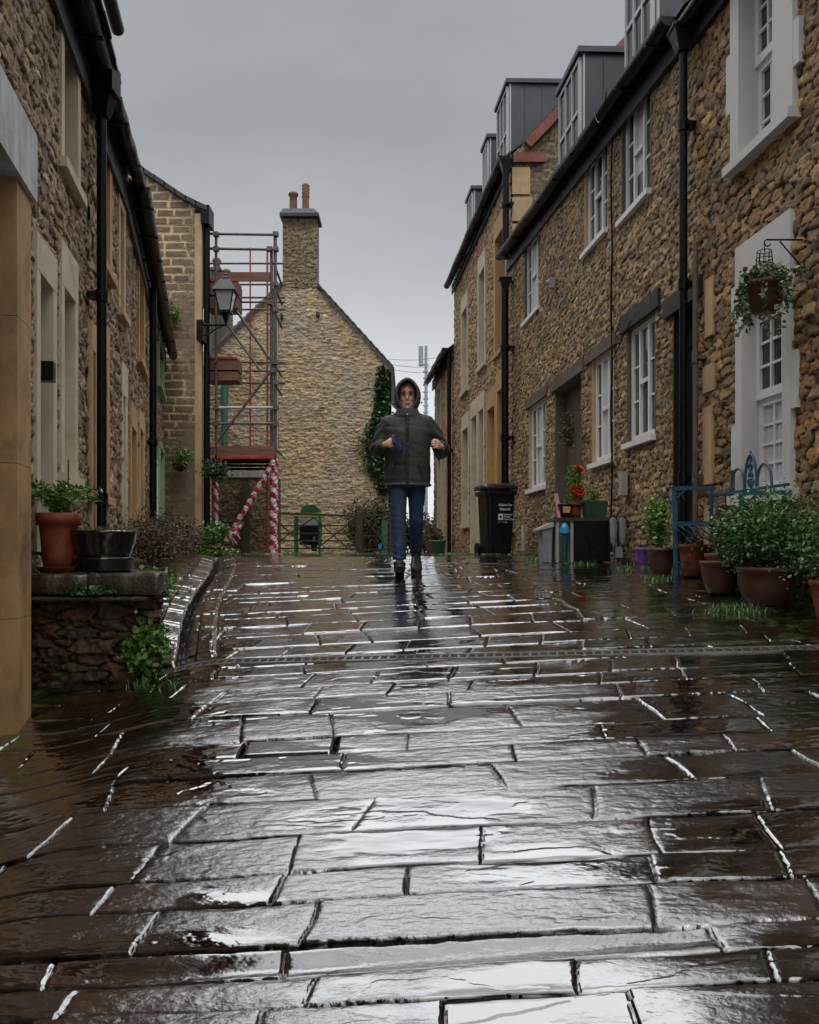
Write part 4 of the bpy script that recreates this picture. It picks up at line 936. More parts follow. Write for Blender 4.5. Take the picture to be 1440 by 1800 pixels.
def blades(name, base, h, mat, parent, seed=1, w=.006, lean=.5, org=None):
    r = np.random.default_rng(seed); n = len(base); base = np.asarray(base, float)
    a_ = r.random(n)*6.283; d = np.stack([np.cos(a_), np.sin(a_), a_*0], 1); s_ = np.stack([-np.sin(a_), np.cos(a_), a_*0], 1)
    H = (h*(.5+.8*r.random(n)))[:, None]; l_ = (lean*r.random(n))[:, None]; z = np.array([0, 0, 1.])
    m_ = base+z*H*.6+d*H*l_*.35; t_ = base+z*H*(1-.3*l_)+d*H*l_
    V = np.stack([base-s_*w, base+s_*w, m_+s_*w*.7, m_-s_*w*.7, t_+s_*w*.1, t_-s_*w*.1], 1).reshape(-1, 3)
    i = np.arange(n)[:, None]*6; Fq = np.concatenate([i+np.array([[0, 1, 2, 3]]), i+np.array([[3, 2, 4, 5]])])
    return npmesh(name, V, Fq, mat, parent, dict(rnd=np.repeat(r.random(n), 6)), False, org)
def blob(n, c, rad, seed, clumps=14, spread=.33, shell_=.55):
    """clumpy crown: points round random clump centres inside an ellipsoid"""
    r = np.random.default_rng(seed); u = r.normal(size=(clumps, 3)); u /= np.linalg.norm(u, axis=1)[:, None]
    cc_ = u*(shell_+(1-shell_)*r.random(clumps))[:, None]*.8
    k = r.integers(0, clumps, n); p = cc_[k]+r.normal(size=(n, 3))*spread*(.6+.6*r.random(clumps))[k][:, None]
    return np.array(c)+p*np.array(rad)
def twigs(mb, base, n, h, spread, seed, r0=.004):
    R = random.Random(seed); tips = []
    for _ in range(n):
        a_ = R.uniform(0, 6.28); q = R.uniform(.2, 1)*spread; p = [Vector(base)]
        for k in range(4):
            f = (k+1)/4; p.append(Vector(base)+Vector((math.cos(a_)*q*f+R.uniform(-.01, .01), math.sin(a_)*q*f+R.uniform(-.01, .01), h*f*R.uniform(.85, 1.1))))
        mb.tube(p, [r0, r0*.9, r0*.7, r0*.5, r0*.3], 4, False); tips.append(p[-1])
    return tips
def potmesh(parent, c, r0, r1, h, mat, rim=.02, name='pot', saucer=None, bulge=0.):
    b = MB(); m_ = (r0+r1)/2+bulge
    b.lathe([(0, 0), (r0, 0), (r0+(m_-r0)*.6, h*.3), (m_+(r1-m_)*.2, h*.6), (r1, h-rim*1.6), (r1+rim*.5, h-rim*1.5), (r1+rim*.55, h), (r1-.012, h), (r1-.018, h-.03), (r0*.9, h-.05)], c, 32)
    o = b.build(name, M[mat], parent)
    b = MB(); b.lathe([(0, h-.018), (r1-.014, h-.025)], c, 24); b.build('soil', M['soil'], parent)
    if saucer:
        b = MB(); b.lathe([(0, 0), (r0+.015, -.0), (r0+.04, .03), (r0+.045, .035), (r0+.028, .035), (r0+.01, .012)], (c[0], c[1], c[2]-.012), 28); b.build('saucer', M[saucer], parent)
    return o
def potted(x, y, z, r0, r1, h, mat, label, foliage, name='potted_plant', cat='potted plant', **k):
    t = thing(name, (x, y, z), label, cat); potmesh(t, (x, y, z), r0, r1, h, mat, **k)
    foliage(t, (x, y, z+h)); return t
# ============================================================ RIGHT SIDE OBJECTS
def boxwood(t, c, rad, seed, n=5200, size=.026, mat='leaf'):
    pts = blob(n, (c[0], c[1], c[2]+rad[2]*.80), rad, seed, 34, .26)
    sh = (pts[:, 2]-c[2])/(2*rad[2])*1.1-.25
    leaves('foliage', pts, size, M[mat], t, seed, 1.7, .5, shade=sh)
    b = MB(); twigs(b, (c[0], c[1], c[2]-.02), 16, rad[2]*1.5, rad[0]*.8, seed, .006); b.build('stem', M['twig'], t)
zz = gzf(2.28, 5.5)
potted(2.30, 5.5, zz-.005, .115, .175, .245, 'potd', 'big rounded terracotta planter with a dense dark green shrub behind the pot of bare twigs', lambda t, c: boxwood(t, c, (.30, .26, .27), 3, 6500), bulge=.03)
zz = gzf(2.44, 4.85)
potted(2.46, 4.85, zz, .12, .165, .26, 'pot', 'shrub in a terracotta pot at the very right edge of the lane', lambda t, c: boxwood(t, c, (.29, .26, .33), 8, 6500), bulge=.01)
def bare(t, c):
    b = MB(); R = random.Random(5)
    for i in range(9):
        a_ = R.uniform(0, 6.28); q = R.uniform(.05, .16); h = R.uniform(.12, .30)
        p = [Vector(c)-Vector((0, 0, .02)), Vector(c)+Vector((q*.4*math.cos(a_), q*.4*math.sin(a_), h*.5)), Vector(c)+Vector((q*math.cos(a_), q*math.sin(a_), h))]
        b.tube(p, [.006, .004, .002], 5); 
        for j in range(3): b.tube([p[1], p[1]+Vector((R.uniform(-.08, .08), R.uniform(-.08, .08), R.uniform(.03, .12)))], [.003, .001], 4)
    b.build('stem', M['twig'], t)
    leaves('foliage', blob(130, (c[0], c[1], c[2]+.16), (.14, .14, .15), 4), .02, M['heath'], t, 4)
zz = gzf(2.16, 5.95)
potted(2.15, 5.9, zz, .085, .128, .225, 'potd', 'dark terracotta pot of bare reddish twigs in front of the blue bench', bare, bulge=.018)
def limey(t, c):
    pts = blob(900, (c[0]-.02, c[1], c[2]+.20), (.11, .11, .19), 6, 12, .3); leaves('foliage', pts, .038, M['lime'], t, 6, 1.3, .3)
    b = MB(); twigs(b, (c[0], c[1], c[2]-.02), 7, .3, .06, 3); b.build('stem', M['twig'], t)
zz = gzf(2.06, 7.05)
potted(2.09, 7.1, zz, .075, .112, .225, 'potd', 'dark glazed planter with a lime green leafy plant left of the blue bench', limey, bulge=.01)
zz = gzf(2.2, 8.1)
potted(2.2, 8.05, zz, .042, .062, .185, 'purple', 'small empty purple pot on the verge beside the house wall', lambda t, c: blades('weed', [(c[0]+random.uniform(-.03, .03), c[1]+random.uniform(-.03, .03), c[2]-.03) for _ in range(14)], .05, M['grass'], t), cat='pot')
zz = gzf(2.28, 6.95)
potted(2.27, 6.8, zz, .10, .115, .25, 'pot', 'square-shouldered terracotta pot standing under the blue bench seat', lambda t, c: leaves('foliage', blob(160, (c[0], c[1], c[2]+.03), (.08, .08, .05), 9), .025, M['heath'], t, 9), bulge=.0)
zz = gzf(2.3, 6.4)
potted(2.33, 6.35, zz, .09, .12, .22, 'pot', 'orange terracotta pot of red leaved plants hidden behind the bare twigs', lambda t, c: leaves('foliage', blob(420, (c[0], c[1], c[2]+.16), (.12, .12, .16), 19), .03, M['olive'], t, 9), bulge=.0)
# ---- blue iron bench
yb0, yb1 = 6.72, 5.62
bx = lambda y: 3.11-.0967*y
gzb = gzf(2.2, 6.2)
be = thing('garden_bench', (bx(6.2)-.2, 6.2, gzb), 'blue painted iron bench with arched scrollwork back half hidden by shrubs', 'bench')
def legset(y):
    g = gzf(bx(y)-.3, y); xf, xr = bx(y)-.375, bx(y)-.09
    return g, xf, xr
for y in (yb0, yb1):
    g, xf, xr = legset(y)
    b = MB(); b.bar((xf+.015, y, g), (xf-.005, y, g+.70), .026, .022); b.build('leg', M['blue'], be)
    b = MB(); b.bar((xr, y, g), (xr+.01, y, g+.70), .024, .022); b.build('leg', M['blue'], be)
    b = MB(); b.bar((xf-.02, y, g+.71), (xr+.04, y, g+.715), .022, .03); b.build('armrest', M['blue'], be)
    b = MB(); b.bar((xf, y, g+.13), (xr, y, g+.13), .018); b.bar((xf, y, g+.44), (xr, y, g+.44), .018)
    pts = [(xf+.02+.06*math.cos(a_), y, g+.62+.05*math.sin(a_)) for a_ in np.linspace(0, 4.7, 12)]; b.tube(pts, .006, 5)
    b.bar((xf, y, g+.62), (xf+.09, y, g+.7), .01)
    b.bar((xf+.02, y, g+.13), (xf+.02, y, g+.62), .01); b.build('side_frame', M['blue'], be)
b = MB()
for i in range(7):
    o0 = -.36+.043*i
    b.hexa([(bx(yb1)+o0, yb1, gzb+.455), (bx(yb1)+o0+.034, yb1, gzb+.455), (bx(yb0)+o0+.034, yb0, gzb+.455), (bx(yb0)+o0, yb0, gzb+.455), (bx(yb1)+o0, yb1, gzb+.468), (bx(yb1)+o0+.034, yb1, gzb+.468), (bx(yb0)+o0+.034, yb0, gzb+.468), (bx(yb0)+o0, yb0, gzb+.468)])
for i in range(9):
    y = yb1+(yb0-yb1)*i/8; b.tube([(bx(y)-.38, y, gzb+.45), (bx(y)-.30, y-.05, gzb+.38)], .006, 5)
b.build('seat', M['blue'], be)
b = MB(); ob = .07
ym = 6.12
def bp(s, z): y = ym+s; return (bx(y)-ob, y, gzb+z)
b.bar(bp(-.5, .70), bp(.6, .70), .02); b.bar(bp(-.5, .48), bp(.6, .48), .02)
def arch(c, w, h, base=.70, r=.009):
    return [bp(c+w*math.cos(a_), base+(h-.0)*max(0, math.sin(a_))**.8) for a_ in np.linspace(0, math.pi, 17)]
b.tube(arch(-.0, .085, .25), .010, 6); b.tube(arch(.19, .10, .17), .010, 6); b.tube(arch(-.19, .10, .17), .010, 6)
for s_ in (-1, 1):
    b.tube([bp(s_*(.03*math.sin(a_*1.6)), .71+.2*a_/6.3) for a_ in np.linspace(0, 6.3, 18)], .007, 5)
    b.tube([bp(s_*(.025+.02*math.cos(a_)), .76+.02*math.sin(a_)) for a_ in np.linspace(0, 6.28, 12)], .006, 5)
b.ball(bp(0, .95), .014); b.tube([bp(0, .70), bp(0, .98)], .008, 6)
for k in range(9): b.tube([bp(-.45+.12*k, .48), bp(-.45+.12*k, .70)], .006, 5)
b.build('backrest', M['blue'], be)
# ---- table with pots at the wall
ty = 9.0; g = gzf(1.75, ty)-.0; X0, X1 = 1.50, 2.10
tb = thing('potting_table', (1.8, ty, g), 'low black wooden cupboard table against the right wall carrying plant pots', 'table')
b = MB(); b.box(X0, X1, ty-.17, ty+.2, g+.43, g+.465); b.build('tabletop', M['gatew'], tb)
b = MB(); b.box(X0+.19, X1-.02, ty-.14, ty+.18, g+.01, g+.43); b.build('cupboard', M['blackp'], tb)
b = MB(); b.box(X0+.205, X0+.385, ty-.15, ty-.14, g+.03, g+.41); b.box(X0+.4, X1-.03, ty-.15, ty-.14, g+.03, g+.41); b.build('door', M['black'], tb)
for x_ in (X0+.02, X0+.17):
    b = MB(); b.box(x_, x_+.03, ty-.15, ty+.18, g, g+.43); b.build('leg', M['greyf'], tb)
ptop = g+.465
def flowers(t, c):
    r = np.random.default_rng(3); n = 1700; z = r.random(n); rad = .105*(1-.35*z)*np.sqrt(r.random(n)); a_ = r.random(n)*6.28
    leaves('foliage', np.stack([c[0]+rad*np.cos(a_), c[1]+rad*np.sin(a_), c[2]+.02+z*.36], 1), .035, M['conifer'], t, 3, 3.2, .9)
    fl = [(c[0]+.02, c[1]-.08, c[2]+.36), (c[0]+.045, c[1]-.07, c[2]+.345), (c[0]-.005, c[1]-.10, c[2]+.10), (c[0]-.03, c[1]-.09, c[2]+.14), (c[0]+.03, c[1]-.1, c[2]+.16), (c[0]+.05, c[1]-.09, c[2]+.10), (c[0]+.0, c[1]-.1, c[2]+.06)]
    P_ = np.concatenate([np.array(f)+r.normal(size=(26, 3))*.013 for f in fl]); leaves('flower', P_, .03, M['flower'], t, 5, 1.1)
potted(1.74, ty-.02, ptop, .05, .068, .16, 'pot', 'red flowering conifer-like plant in a terracotta pot on the black table', flowers)
tr = thing('plant_trough', (1.93, ty, ptop), 'dark green plastic trough at the right end of the black table', 'trough')
b = MB(); x_, y_ = 1.945, ty-.02
b.rings([[(x_-.10, y_-.09, ptop), (x_+.10, y_-.09, ptop), (x_+.10, y_+.09, ptop), (x_-.10, y_+.09, ptop)], [(x_-.125, y_-.11, ptop+.17), (x_+.125, y_-.11, ptop+.17), (x_+.125, y_+.11, ptop+.17), (x_-.125, y_+.11, ptop+.17)], [(x_-.11, y_-.1, ptop+.17), (x_+.11, y_-.1, ptop+.17), (x_+.11, y_+.1, ptop+.17), (x_-.11, y_+.1, ptop+.17)], [(x_-.11, y_-.1, ptop+.14), (x_+.11, y_-.1, ptop+.14), (x_+.11, y_+.1, ptop+.14), (x_-.11, y_+.1, ptop+.14)]], smooth=False)
b.build('tub', M['dgreen'], tr)
leaves('foliage', blob(320, (x_-.02, y_, ptop+.24), (.09, .08, .10), 13), .03, M['conifer'], tr, 4, 2.)
b = MB(); [b.ball((x_+.01+random.uniform(-.04, .06), y_-.07, ptop+.2+random.uniform(0, .22)), .008, 6, 4) for _ in range(6)]; b.build('flower', M['print'], tr)
bk = thing('plant_pot', (1.62, ty, ptop), 'small black pot with an orange card label on the black table', 'pot')
potmesh(bk, (1.625, ty-.08, ptop), .05, .062, .15, 'blackp'); b = MB(); b.hexa([(1.595, ty-.148, ptop+.05), (1.665, ty-.148, ptop+.05), (1.665, ty-.142, ptop+.05), (1.595, ty-.142, ptop+.05), (1.59, ty-.152, ptop+.115), (1.67, ty-.152, ptop+.115), (1.67, ty-.146, ptop+.115), (1.59, ty-.146, ptop+.115)]); b.build('card_label', M['orange'], bk)
b = MB(); b.hexa([(1.555, ty-.1, ptop), (1.60, ty-.1, ptop), (1.60, ty+.0, ptop), (1.555, ty+.0, ptop), (1.525, ty-.02, ptop+.26), (1.56, ty-.02, ptop+.26), (1.56, ty+.02, ptop+.26), (1.525, ty+.02, ptop+.26)])
tag(b.build('leaning_tile', M['pink'], None, (1.56, ty, ptop)), 'faded pink clay tile leaning at the left end of the black table', 'tile')
b = MB(); b.lathe([(.0, 0), (.026, 0), (.034, .25), (.045, .30), (.05, .32), (.0, .32)], (1.60, ty-.2, g), 14); q = thing('garden_caddy', (1.60, ty-.2, g), 'narrow teal plastic tube with a bright blue lid beside the black table', 'caddy')
b.build('body', M['teald'], q); b = MB(); b.lathe([(.052, .31), (.05, .35), (.02, .40), (0, .41)], (1.60, ty-.2, g), 14); b.box(1.56, 1.62, ty-.27, ty-.22, g+.30, g+.36); b.build('lid', M['cyan'], q)
q = thing('recycling_box', (1.45, ty, g), 'grey plastic box on its side left of the black table', 'box')
b = MB(); b.rings([[(1.40, ty-.1, g), (1.48, ty-.1, g), (1.48, ty+.2, g), (1.40, ty+.2, g)], [(1.385, ty-.11, g+.36), (1.49, ty-.11, g+.36), (1.49, ty+.2, g+.36), (1.385, ty+.2, g+.36)]], smooth=False); b.build('body', M['grey'], q)
b = MB(); b.hexa([(1.33, ty-.13, g+.33), (1.5, ty-.13, g+.37), (1.5, ty+.2, g+.37), (1.33, ty+.2, g+.33), (1.33, ty-.13, g+.35), (1.5, ty-.13, g+.42), (1.5, ty+.2, g+.42), (1.33, ty+.2, g+.35)]); b.build('rim', M['greyf'], q)
# folded trolley at the wall
q = thing('folded_trolley', (2.16, 8.85, g), 'folded grey and black shopping trolley leaning on the right wall beside the table', 'trolley')
wx_ = 2.13; wy_ = 8.78; g2 = gzf(wx_, wy_)
for dx_ in (-.035, .06):
    b = MB(); b.rings([[(wx_+dx_+.042*math.cos(a_)*s_, wy_+.03*math.sin(a_), g2+z) for a_ in np.linspace(0, 2*math.pi, 15)[:-1]] for z, s_ in ((.20, .5), (.22, .9), (.30, 1), (.41, 1), (.455, .85), (.47, .4))]); b.build('bag', M['grey'], q)
    b = MB(); b.tube([(wx_+dx_-.045, wy_-.02, g2+.02), (wx_+dx_-.045, wy_-.01, g2+.3), (wx_+dx_-.03, wy_, g2+.46), (wx_+dx_+.03, wy_, g2+.48), (wx_+dx_+.045, wy_, g2+.4)], .012, 6)
    b.lathe([(.0, -.012), (.03, -.012), (.03, .012), (0, .012)], (wx_+dx_, wy_, g2+.13), 12); b.build('frame', M['blackp'], q)
b = MB(); b.box(wx_-.02, wx_+.05, wy_-.05, wy_+.02, g2+.06, g2+.17); b.build('strap', M['grey'], q)
# ---- wheelie bin
BX, BY = 1.285, 12.7; g = gzf(BX, BY)-.005
wb = thing('wheelie_bin', (BX, BY, g), 'tall black wheelie bin with white lettering against the far right wall', 'bin')
ca, sa = math.cos(.22), math.sin(.22)
def br(x, y, z): return (BX+x*ca-y*sa, BY+x*sa+y*ca, g+z)
def rr(w, d, z, dy=0, n=5, r=.05):
    pts = []
    for sx_, sy_, a0 in ((1, 1, 0), (-1, 1, 90), (-1, -1, 180), (1, -1, 270)):
        for k in range(n):
            a_ = math.radians(a0+90*k/(n-1)); pts.append(br(sx_*(w/2-r)+r*math.cos(a_), dy+sy_*(d/2-r)+r*math.sin(a_), z))
    return pts
b = MB(); b.rings([rr(.36, .40, .04), rr(.37, .42, .1), rr(.43, .50, .86), rr(.44, .51, .90), rr(.50, .57, .905), rr(.50, .57, .96), rr(.455, .52, .965)], smooth=False)
bd = b.build('body', M['blackp'], wb)
b = MB(); 
for k in (-.13, 0, .13): b.hexa([br(k-.015, -.225, .1), br(k+.015, -.225, .1), br(k+.015, -.2, .1), br(k-.015, -.2, .1), br(k-.015, -.25, .5), br(k+.015, -.25, .5), br(k+.015, -.22, .5), br(k-.015, -.22, .5)])
b.build('rib', M['blackp'], bd)
b = MB(); b.rings([rr(.53, .58, .985, .0), rr(.53, .58, 1.01, .0), rr(.50, .54, 1.045, .02), rr(.40, .40, 1.07, .06)]); ld = b.build('lid', M['blackp'], wb)
b = MB(); b.hexa([br(-.15, -.27, 1.03), br(.15, -.27, 1.03), br(.17, -.10, 1.06), br(-.17, -.10, 1.06), br(-.15, -.27, 1.04), br(.15, -.27, 1.04), br(.17, -.10, 1.075), br(-.17, -.10, 1.075)]); b.build('lid_panel', M['maroon'], ld)
b = MB(); b.tube([br(-.2, .30, 1.02), br(.2, .30, 1.02)], .018, 8); b.build('handle', M['blackp'], wb)
for s_ in (-.22, .2):
    b = MB(); b.tube([br(s_-.025, .2, .1), br(s_+.025, .2, .1)], .10, 18); b.build('wheel', M['black'], wb)
def text(s, size, x, z, parent, bold=0.0):
    c = bpy.data.curves.new('t', 'FONT'); c.body = s; c.size = size; c.align_x = 'LEFT'; c.extrude = .001; c.offset = bold
    o = bpy.data.objects.new('t', c); S.collection.objects.link(o)
    dg = bpy.context.evaluated_depsgraph_get(); me = bpy.data.meshes.new_from_object(o.evaluated_get(dg)); bpy.data.objects.remove(o); bpy.data.curves.remove(c)
    n = len(me.vertices); v = np.empty(n*3, np.float32); me.vertices.foreach_get('co', v); v = v.reshape(-1, 3)
    og = ORG[parent]; out_ = np.array([np.array(br(x+p[0], -.213-.046*(z+p[1]-.1)/.76-.006-p[2], z+p[1]))-og for p in v])
    me.vertices.foreach_set('co', out_.astype(np.float32).ravel()); me.materials.clear(); me.materials.append(M['print']); me.update()
    q = bpy.data.objects.new('lettering', me); reg(q, parent); ORG[q] = og; return q
text('Refuse For', .047, -.04, .735, bd, .0012); text('Disposal', .047, -.025, .675, bd, .0012)
text('Somerset', .033, .045, .60, bd, .0006); text('Waste', .033, .045, .565, bd, .0006); text('Partnership', .033, .045, .53, bd, .0006); text('01749 341500', .022, -.035, .49, bd)
yf = lambda z: -.213-.046*(z-.1)/.76-.007
b = MB(); b.hexa([br(-.045, yf(.53), .53), br(.03, yf(.53), .53), br(.03, yf(.53)+.002, .53), br(-.045, yf(.53)+.002, .53), br(-.045, yf(.62), .62), br(.03, yf(.62), .62), br(.03, yf(.62)+.002, .62), br(-.045, yf(.62)+.002, .62)])
b.build('emblem', M['print'], bd)
b = MB(); b.lathe([(0, 0), (.018, 0), (.018, .001)], (0, 0, 0), 12)
b.v = [br(-.008+p[0], yf(.575)-.003-p[2], .575+p[1]) for p in b.v]; b.build('emblem_centre', M['blackp'], bd)
# ---- hanging basket near right
hy = 5.55; hx = bx(hy); hbx = hx-.265; hz = E+2.03
hb = thing('hanging_basket', (hbx, hy, hz-.6), 'hanging terracotta basket of trailing variegated ivy under a wire lantern cage on the white window', 'hanging basket')
b = MB(); b.tube([(hx, hy, hz), (hbx+.02, hy, hz)], .006, 6); b.tube([(hx, hy, hz-.2), (hbx+.1, hy, hz-.01)], .005, 6); b.box(hx-.01, hx+.0, hy-.015, hy+.015, hz-.25, hz+.04)
b.tube([(hbx+.02+.02*math.cos(a_), hy, hz-.02+.022*math.sin(a_)) for a_ in np.linspace(1.5, 6, 12)], .005, 6); b.build('bracket', M['black'], hb)
b = MB(); ct = hz-.075
for k in range(10):
    a_ = 2*math.pi*k/10; b.tube([(hbx+.045*math.cos(a_), hy+.045*math.sin(a_), ct), (hbx+.062*math.cos(a_), hy+.062*math.sin(a_), ct-.19)], .0025, 4)
for z_, r_ in ((0, .045), (-.05, .052), (-.09, .056), (-.19, .063)): b.tube([(hbx+r_*math.cos(a_), hy+r_*math.sin(a_), ct+z_) for a_ in np.linspace(0, 6.283, 19)], .003, 4)
b.tube([(hbx, hy, hz-.04), (hbx, hy, ct)], .003, 5); b.build('cage', M['black'], hb)
pz = ct-.40
b = MB(); b.lathe([(0, 0), (.06, .0), (.10, .06), (.118, .17), (.125, .17), (.125, .20), (.11, .20), (.1, .17), (0, .17)], (hbx+.01, hy, pz), 26); b.build('pot', M['potd'], hb)
r = np.random.default_rng(9); pts = [blob(520, (hbx, hy, pz+.25), (.155, .14, .06), 21, 12, .35)]
for k in range(26):
    a_ = r.random()*6.28; L_ = .12+.36*r.random()*(1 if math.cos(a_) < .35 else .75); m_ = int(L_*95); f = np.linspace(0, 1, m_)[:, None]
    p0 = np.array([hbx+.125*math.cos(a_), hy+.125*math.sin(a_), pz+.21]); p1 = p0+np.array([.03*math.cos(a_)+r.normal()*.02, .03*math.sin(a_), -L_])
    pts.append(p0+(p1-p0)*f+np.array([math.cos(a_), math.sin(a_), 0])*(np.sin(f*3.14)*.025)+r.normal(size=(m_, 3))*.009)
leaves('foliage', np.concatenate(pts), .034, M['vivy'], hb, 9, 1.15, -.1, .3)
# small wreath basket at the far doorway
q = thing('door_wreath', (1.9, 10.2, E+1.5), 'round green foliage ball hanging beside the brown doorway', 'wreath')
leaves('foliage', blob(700, (bx(10.35)-.17, 10.35, E+1.44), (.1, .1, .2), 31, 12, .35), .035, M['olive'], q, 3)
b = MB(); b.tube([(bx(10.35), 10.35, E+1.72), (bx(10.35)-.17, 10.35, E+1.72), (bx(10.35)-.17, 10.35, E+1.5)], .006, 5); b.build('bracket', M['black'], q)
# plants by D
q = thing('planter', (.62, 17.2, E-.06), 'round green plastic planter with reddish shrub at the end of the far houses', 'planter')
b = MB(); b.lathe([(0, 0), (.15, 0), (.17, .26), (.18, .26), (.18, .29), (.15, .29), (.13, .25), (0, .25)], (.56, 17.2, E-.06), 22); b.build('tub', M['mgreen'], q)
leaves('foliage', blob(500, (.52, 17.2, E+.32), (.18, .15, .15), 41), .05, M['olive'], q, 3)
q = thing('brick_planter', (.45, 18.2, E-.06), 'rust coloured shrub in a clay pot behind the green planter', 'potted plant')
potmesh(q, (.50, 18.3, E-.06), .13, .17, .3, 'pot'); leaves('foliage', blob(600, (.46, 18.3, E+.42), (.2, .2, .22), 43), .05, leafmat('rust_leaf', (.08, .02, .01), (.22, .07, .03), (.12, .12, .03)), q, 3)
# ============================================================ LEFT SIDE OBJECTS
tz = E-.12
t = thing('potted_plant', (-2.04, 4.95, tz), 'tall terracotta pot with ferns on a saucer beside the tan door jamb', 'potted plant')
potmesh(t, (-2.035, 4.95, tz+.012), .083, .112, .325, 'pot', rim=.02, saucer='pot')
b = MB(); b.lathe([(.112, .262), (.124, .262), (.127, .33), (.108, .332)], (-2.035, 4.95, tz+.012), 32); b.build('rim_band', M['pot'], t)
fr_ = []; r = np.random.default_rng(5)
for k in range(34):
    a_ = r.random()*6.28; l_ = .12+.14*r.random(); m_ = 26; f = np.linspace(0.08, 1, m_)
    base = np.array([-2.035, 4.95, tz+.32]); rise = .10+.10*r.random()
    x = base[0]+math.cos(a_)*l_*f; y = base[1]+math.sin(a_)*l_*f; z = base[2]+rise*np.sin(f*2.2)
    for s_ in (-1, 1):
        w_ = .026*(1-f)*1.0+.006
        fr_.append(np.stack([x-math.sin(a_)*s_*w_*.4, y+math.cos(a_)*s_*w_*.4, z], 1))
leaves('foliage', np.concatenate(fr_), .034, M['fern'], t, 5, 2.8, .1)
b = MB(); b.tube([(-2.0, 5.0, tz+.3), (-2.0, 5.0, tz+.66)], .005, 5); [b.tube([(-2.0+random.uniform(-.02, .02), 5, tz+.35+.025*i), (-2.0, 5, tz+.34+.025*i)], .004, 4) for i in range(12)]; b.build('stem', M['twig'], t)
t = thing('bowl_planter', (-1.80, 5.02, tz), 'wide glossy black glazed bowl planter standing on the mossy forecourt wall', 'planter')
b = MB(); b.lathe([(0, .0), (.150, .0), (.168, .012), (.172, .07), (.180, .078), (.168, .086), (.150, .082)], (-1.80, 5.02, tz+.003), 44); b.build('saucer', M['glaze'], t)
b = MB(); b.lathe([(0, .03), (.125, .03), (.150, .09), (.178, .17), (.190, .228), (.196, .236), (.190, .243), (.180, .236), (.165, .2), (0, .2)], (-1.80, 5.02, tz), 44); b.build('pot', M['glaze'], t)
b = MB(); b.lathe([(0, .222), (.182, .215)], (-1.80, 5.02, tz), 30); b.build('soil', M['soil'], t)
rr2 = np.random.default_rng(8); n = 900; a_ = rr2.random(n)*6.28; q_ = .185*np.sqrt(rr2.random(n))
blades('foliage', np.stack([-1.8+q_*np.cos(a_), 5.02+q_*np.sin(a_), np.full(n, tz+.215)], 1), .055, leafmat('dry_grass', (.08, .07, .03), (.2, .19, .09), (.3, .3, .16)), t, 8, .0022, 1.0)
# wall plants on the retaining wall
def tuft(name, label, pts, size, mat, seed, org, kind=None, cat='plant', el=1.3):
    o = leaves(name, pts, size, M[mat], None, seed, el, .2, org=org); tag(o, label, cat); return o
r = np.random.default_rng(12)
p_ = np.stack([-1.78+.11*r.normal(size=150)*.7, 4.70+.02*r.normal(size=150), E-.235+.012*np.abs(r.normal(size=150))+.012], 1); tuft('wall_weed', 'patch of small round leaved weed growing on the ledge of the forecourt wall', p_, .03, 'ivy', 1, (-1.78, 4.7, E-.24))
p_ = blob(900, (-1.47, 4.80, E-.56), (.12, .12, .17), 52, 16, .3); tuft('wall_plant', 'bright green herb clump spilling down the corner of the forecourt wall', p_, .034, 'fern', 2, (-1.4, 4.9, E-.7))
p_ = blob(700, (-1.60, 5.40, E-.20), (.10, .22, .09), 53, 16, .3); tuft('wall_plant', 'lime tinted weed clump between the forecourt wall and the kerb', p_, .034, 'fern', 3, (-1.5, 5.5, E-.35))
# heather mass, pots beyond
def bush(name, label, c, rad, n, size, mat, seed, el=2.6, stem=True, clumps=24):
    t = thing(name, (c[0], c[1], c[2]-rad[2]), label, 'bush')
    leaves('foliage', blob(n, c, rad, seed, clumps, .3), size, M[mat], t, seed, el, .5)
    if stem: b = MB(); twigs(b, (c[0], c[1], c[2]-rad[2]), 26, rad[2]*1.9, rad[0]*.9, seed, .005); b.build('stem', M['twig'], t)
    return t
bush('heather_bush', 'brown dried heather bush nearest the black bowl planter', (-2.62, 8.6, E+.12), (.30, .4, .25), 3200, .04, 'heath', 61)
bush('heather_bush', 'sprawling brown heather bush before the sage green door', (-2.95, 10.4, E+.12), (.46, .5, .27), 4800, .045, 'heath', 62)
bush('heather_bush', 'low dead brown shrub by the corner of the coursed stone gable', (-2.95, 11.8, E+.05), (.40, .4, .25), 3200, .045, 'heath', 63)
t = thing('plant_pot', (-2.72, 9.3, E-.07), 'small black plastic pot under the brown heather bushes', 'pot'); potmesh(t, (-2.72, 9.4, E-.09), .07, .085, .16, 'blackp')
t = thing('potted_plant', (-2.62, 11.5, E-.06), 'broad leaved green plant in a low terracotta bowl left of the tape', 'potted plant'); potmesh(t, (-2.62, 11.5, E-.06), .12, .16, .14, 'pot')
leaves('foliage', blob(900, (-2.62, 11.5, E+.20), (.2, .2, .17), 64, 16, .3), .06, M['fern'], t, 4, 2.2, .4)
leaves('weed', blob(500, (-2.6, 11.35, E+.0), (.28, .15, .06), 65), .05, M['fern'], t, 4, 2.2, .4)
t = thing('hanging_basket', (-4.25, 15.7, E+1.6), 'small wall basket of straggly green plant on the coursed stone gable', 'hanging basket')
c = np.array(P(317, 815, 15.95)); b = MB(); b.lathe([(0, -.16), (.10, -.1), (.15, 0), (.13, 0), (0, -.03)], c, 16); b.build('bowl', M['soil'], t)
leaves('foliage', blob(520, c+np.array([0, -.05, .10]), (.26, .16, .18), 66, 12, .35), .06, M['fern'], t, 6, 2.2)
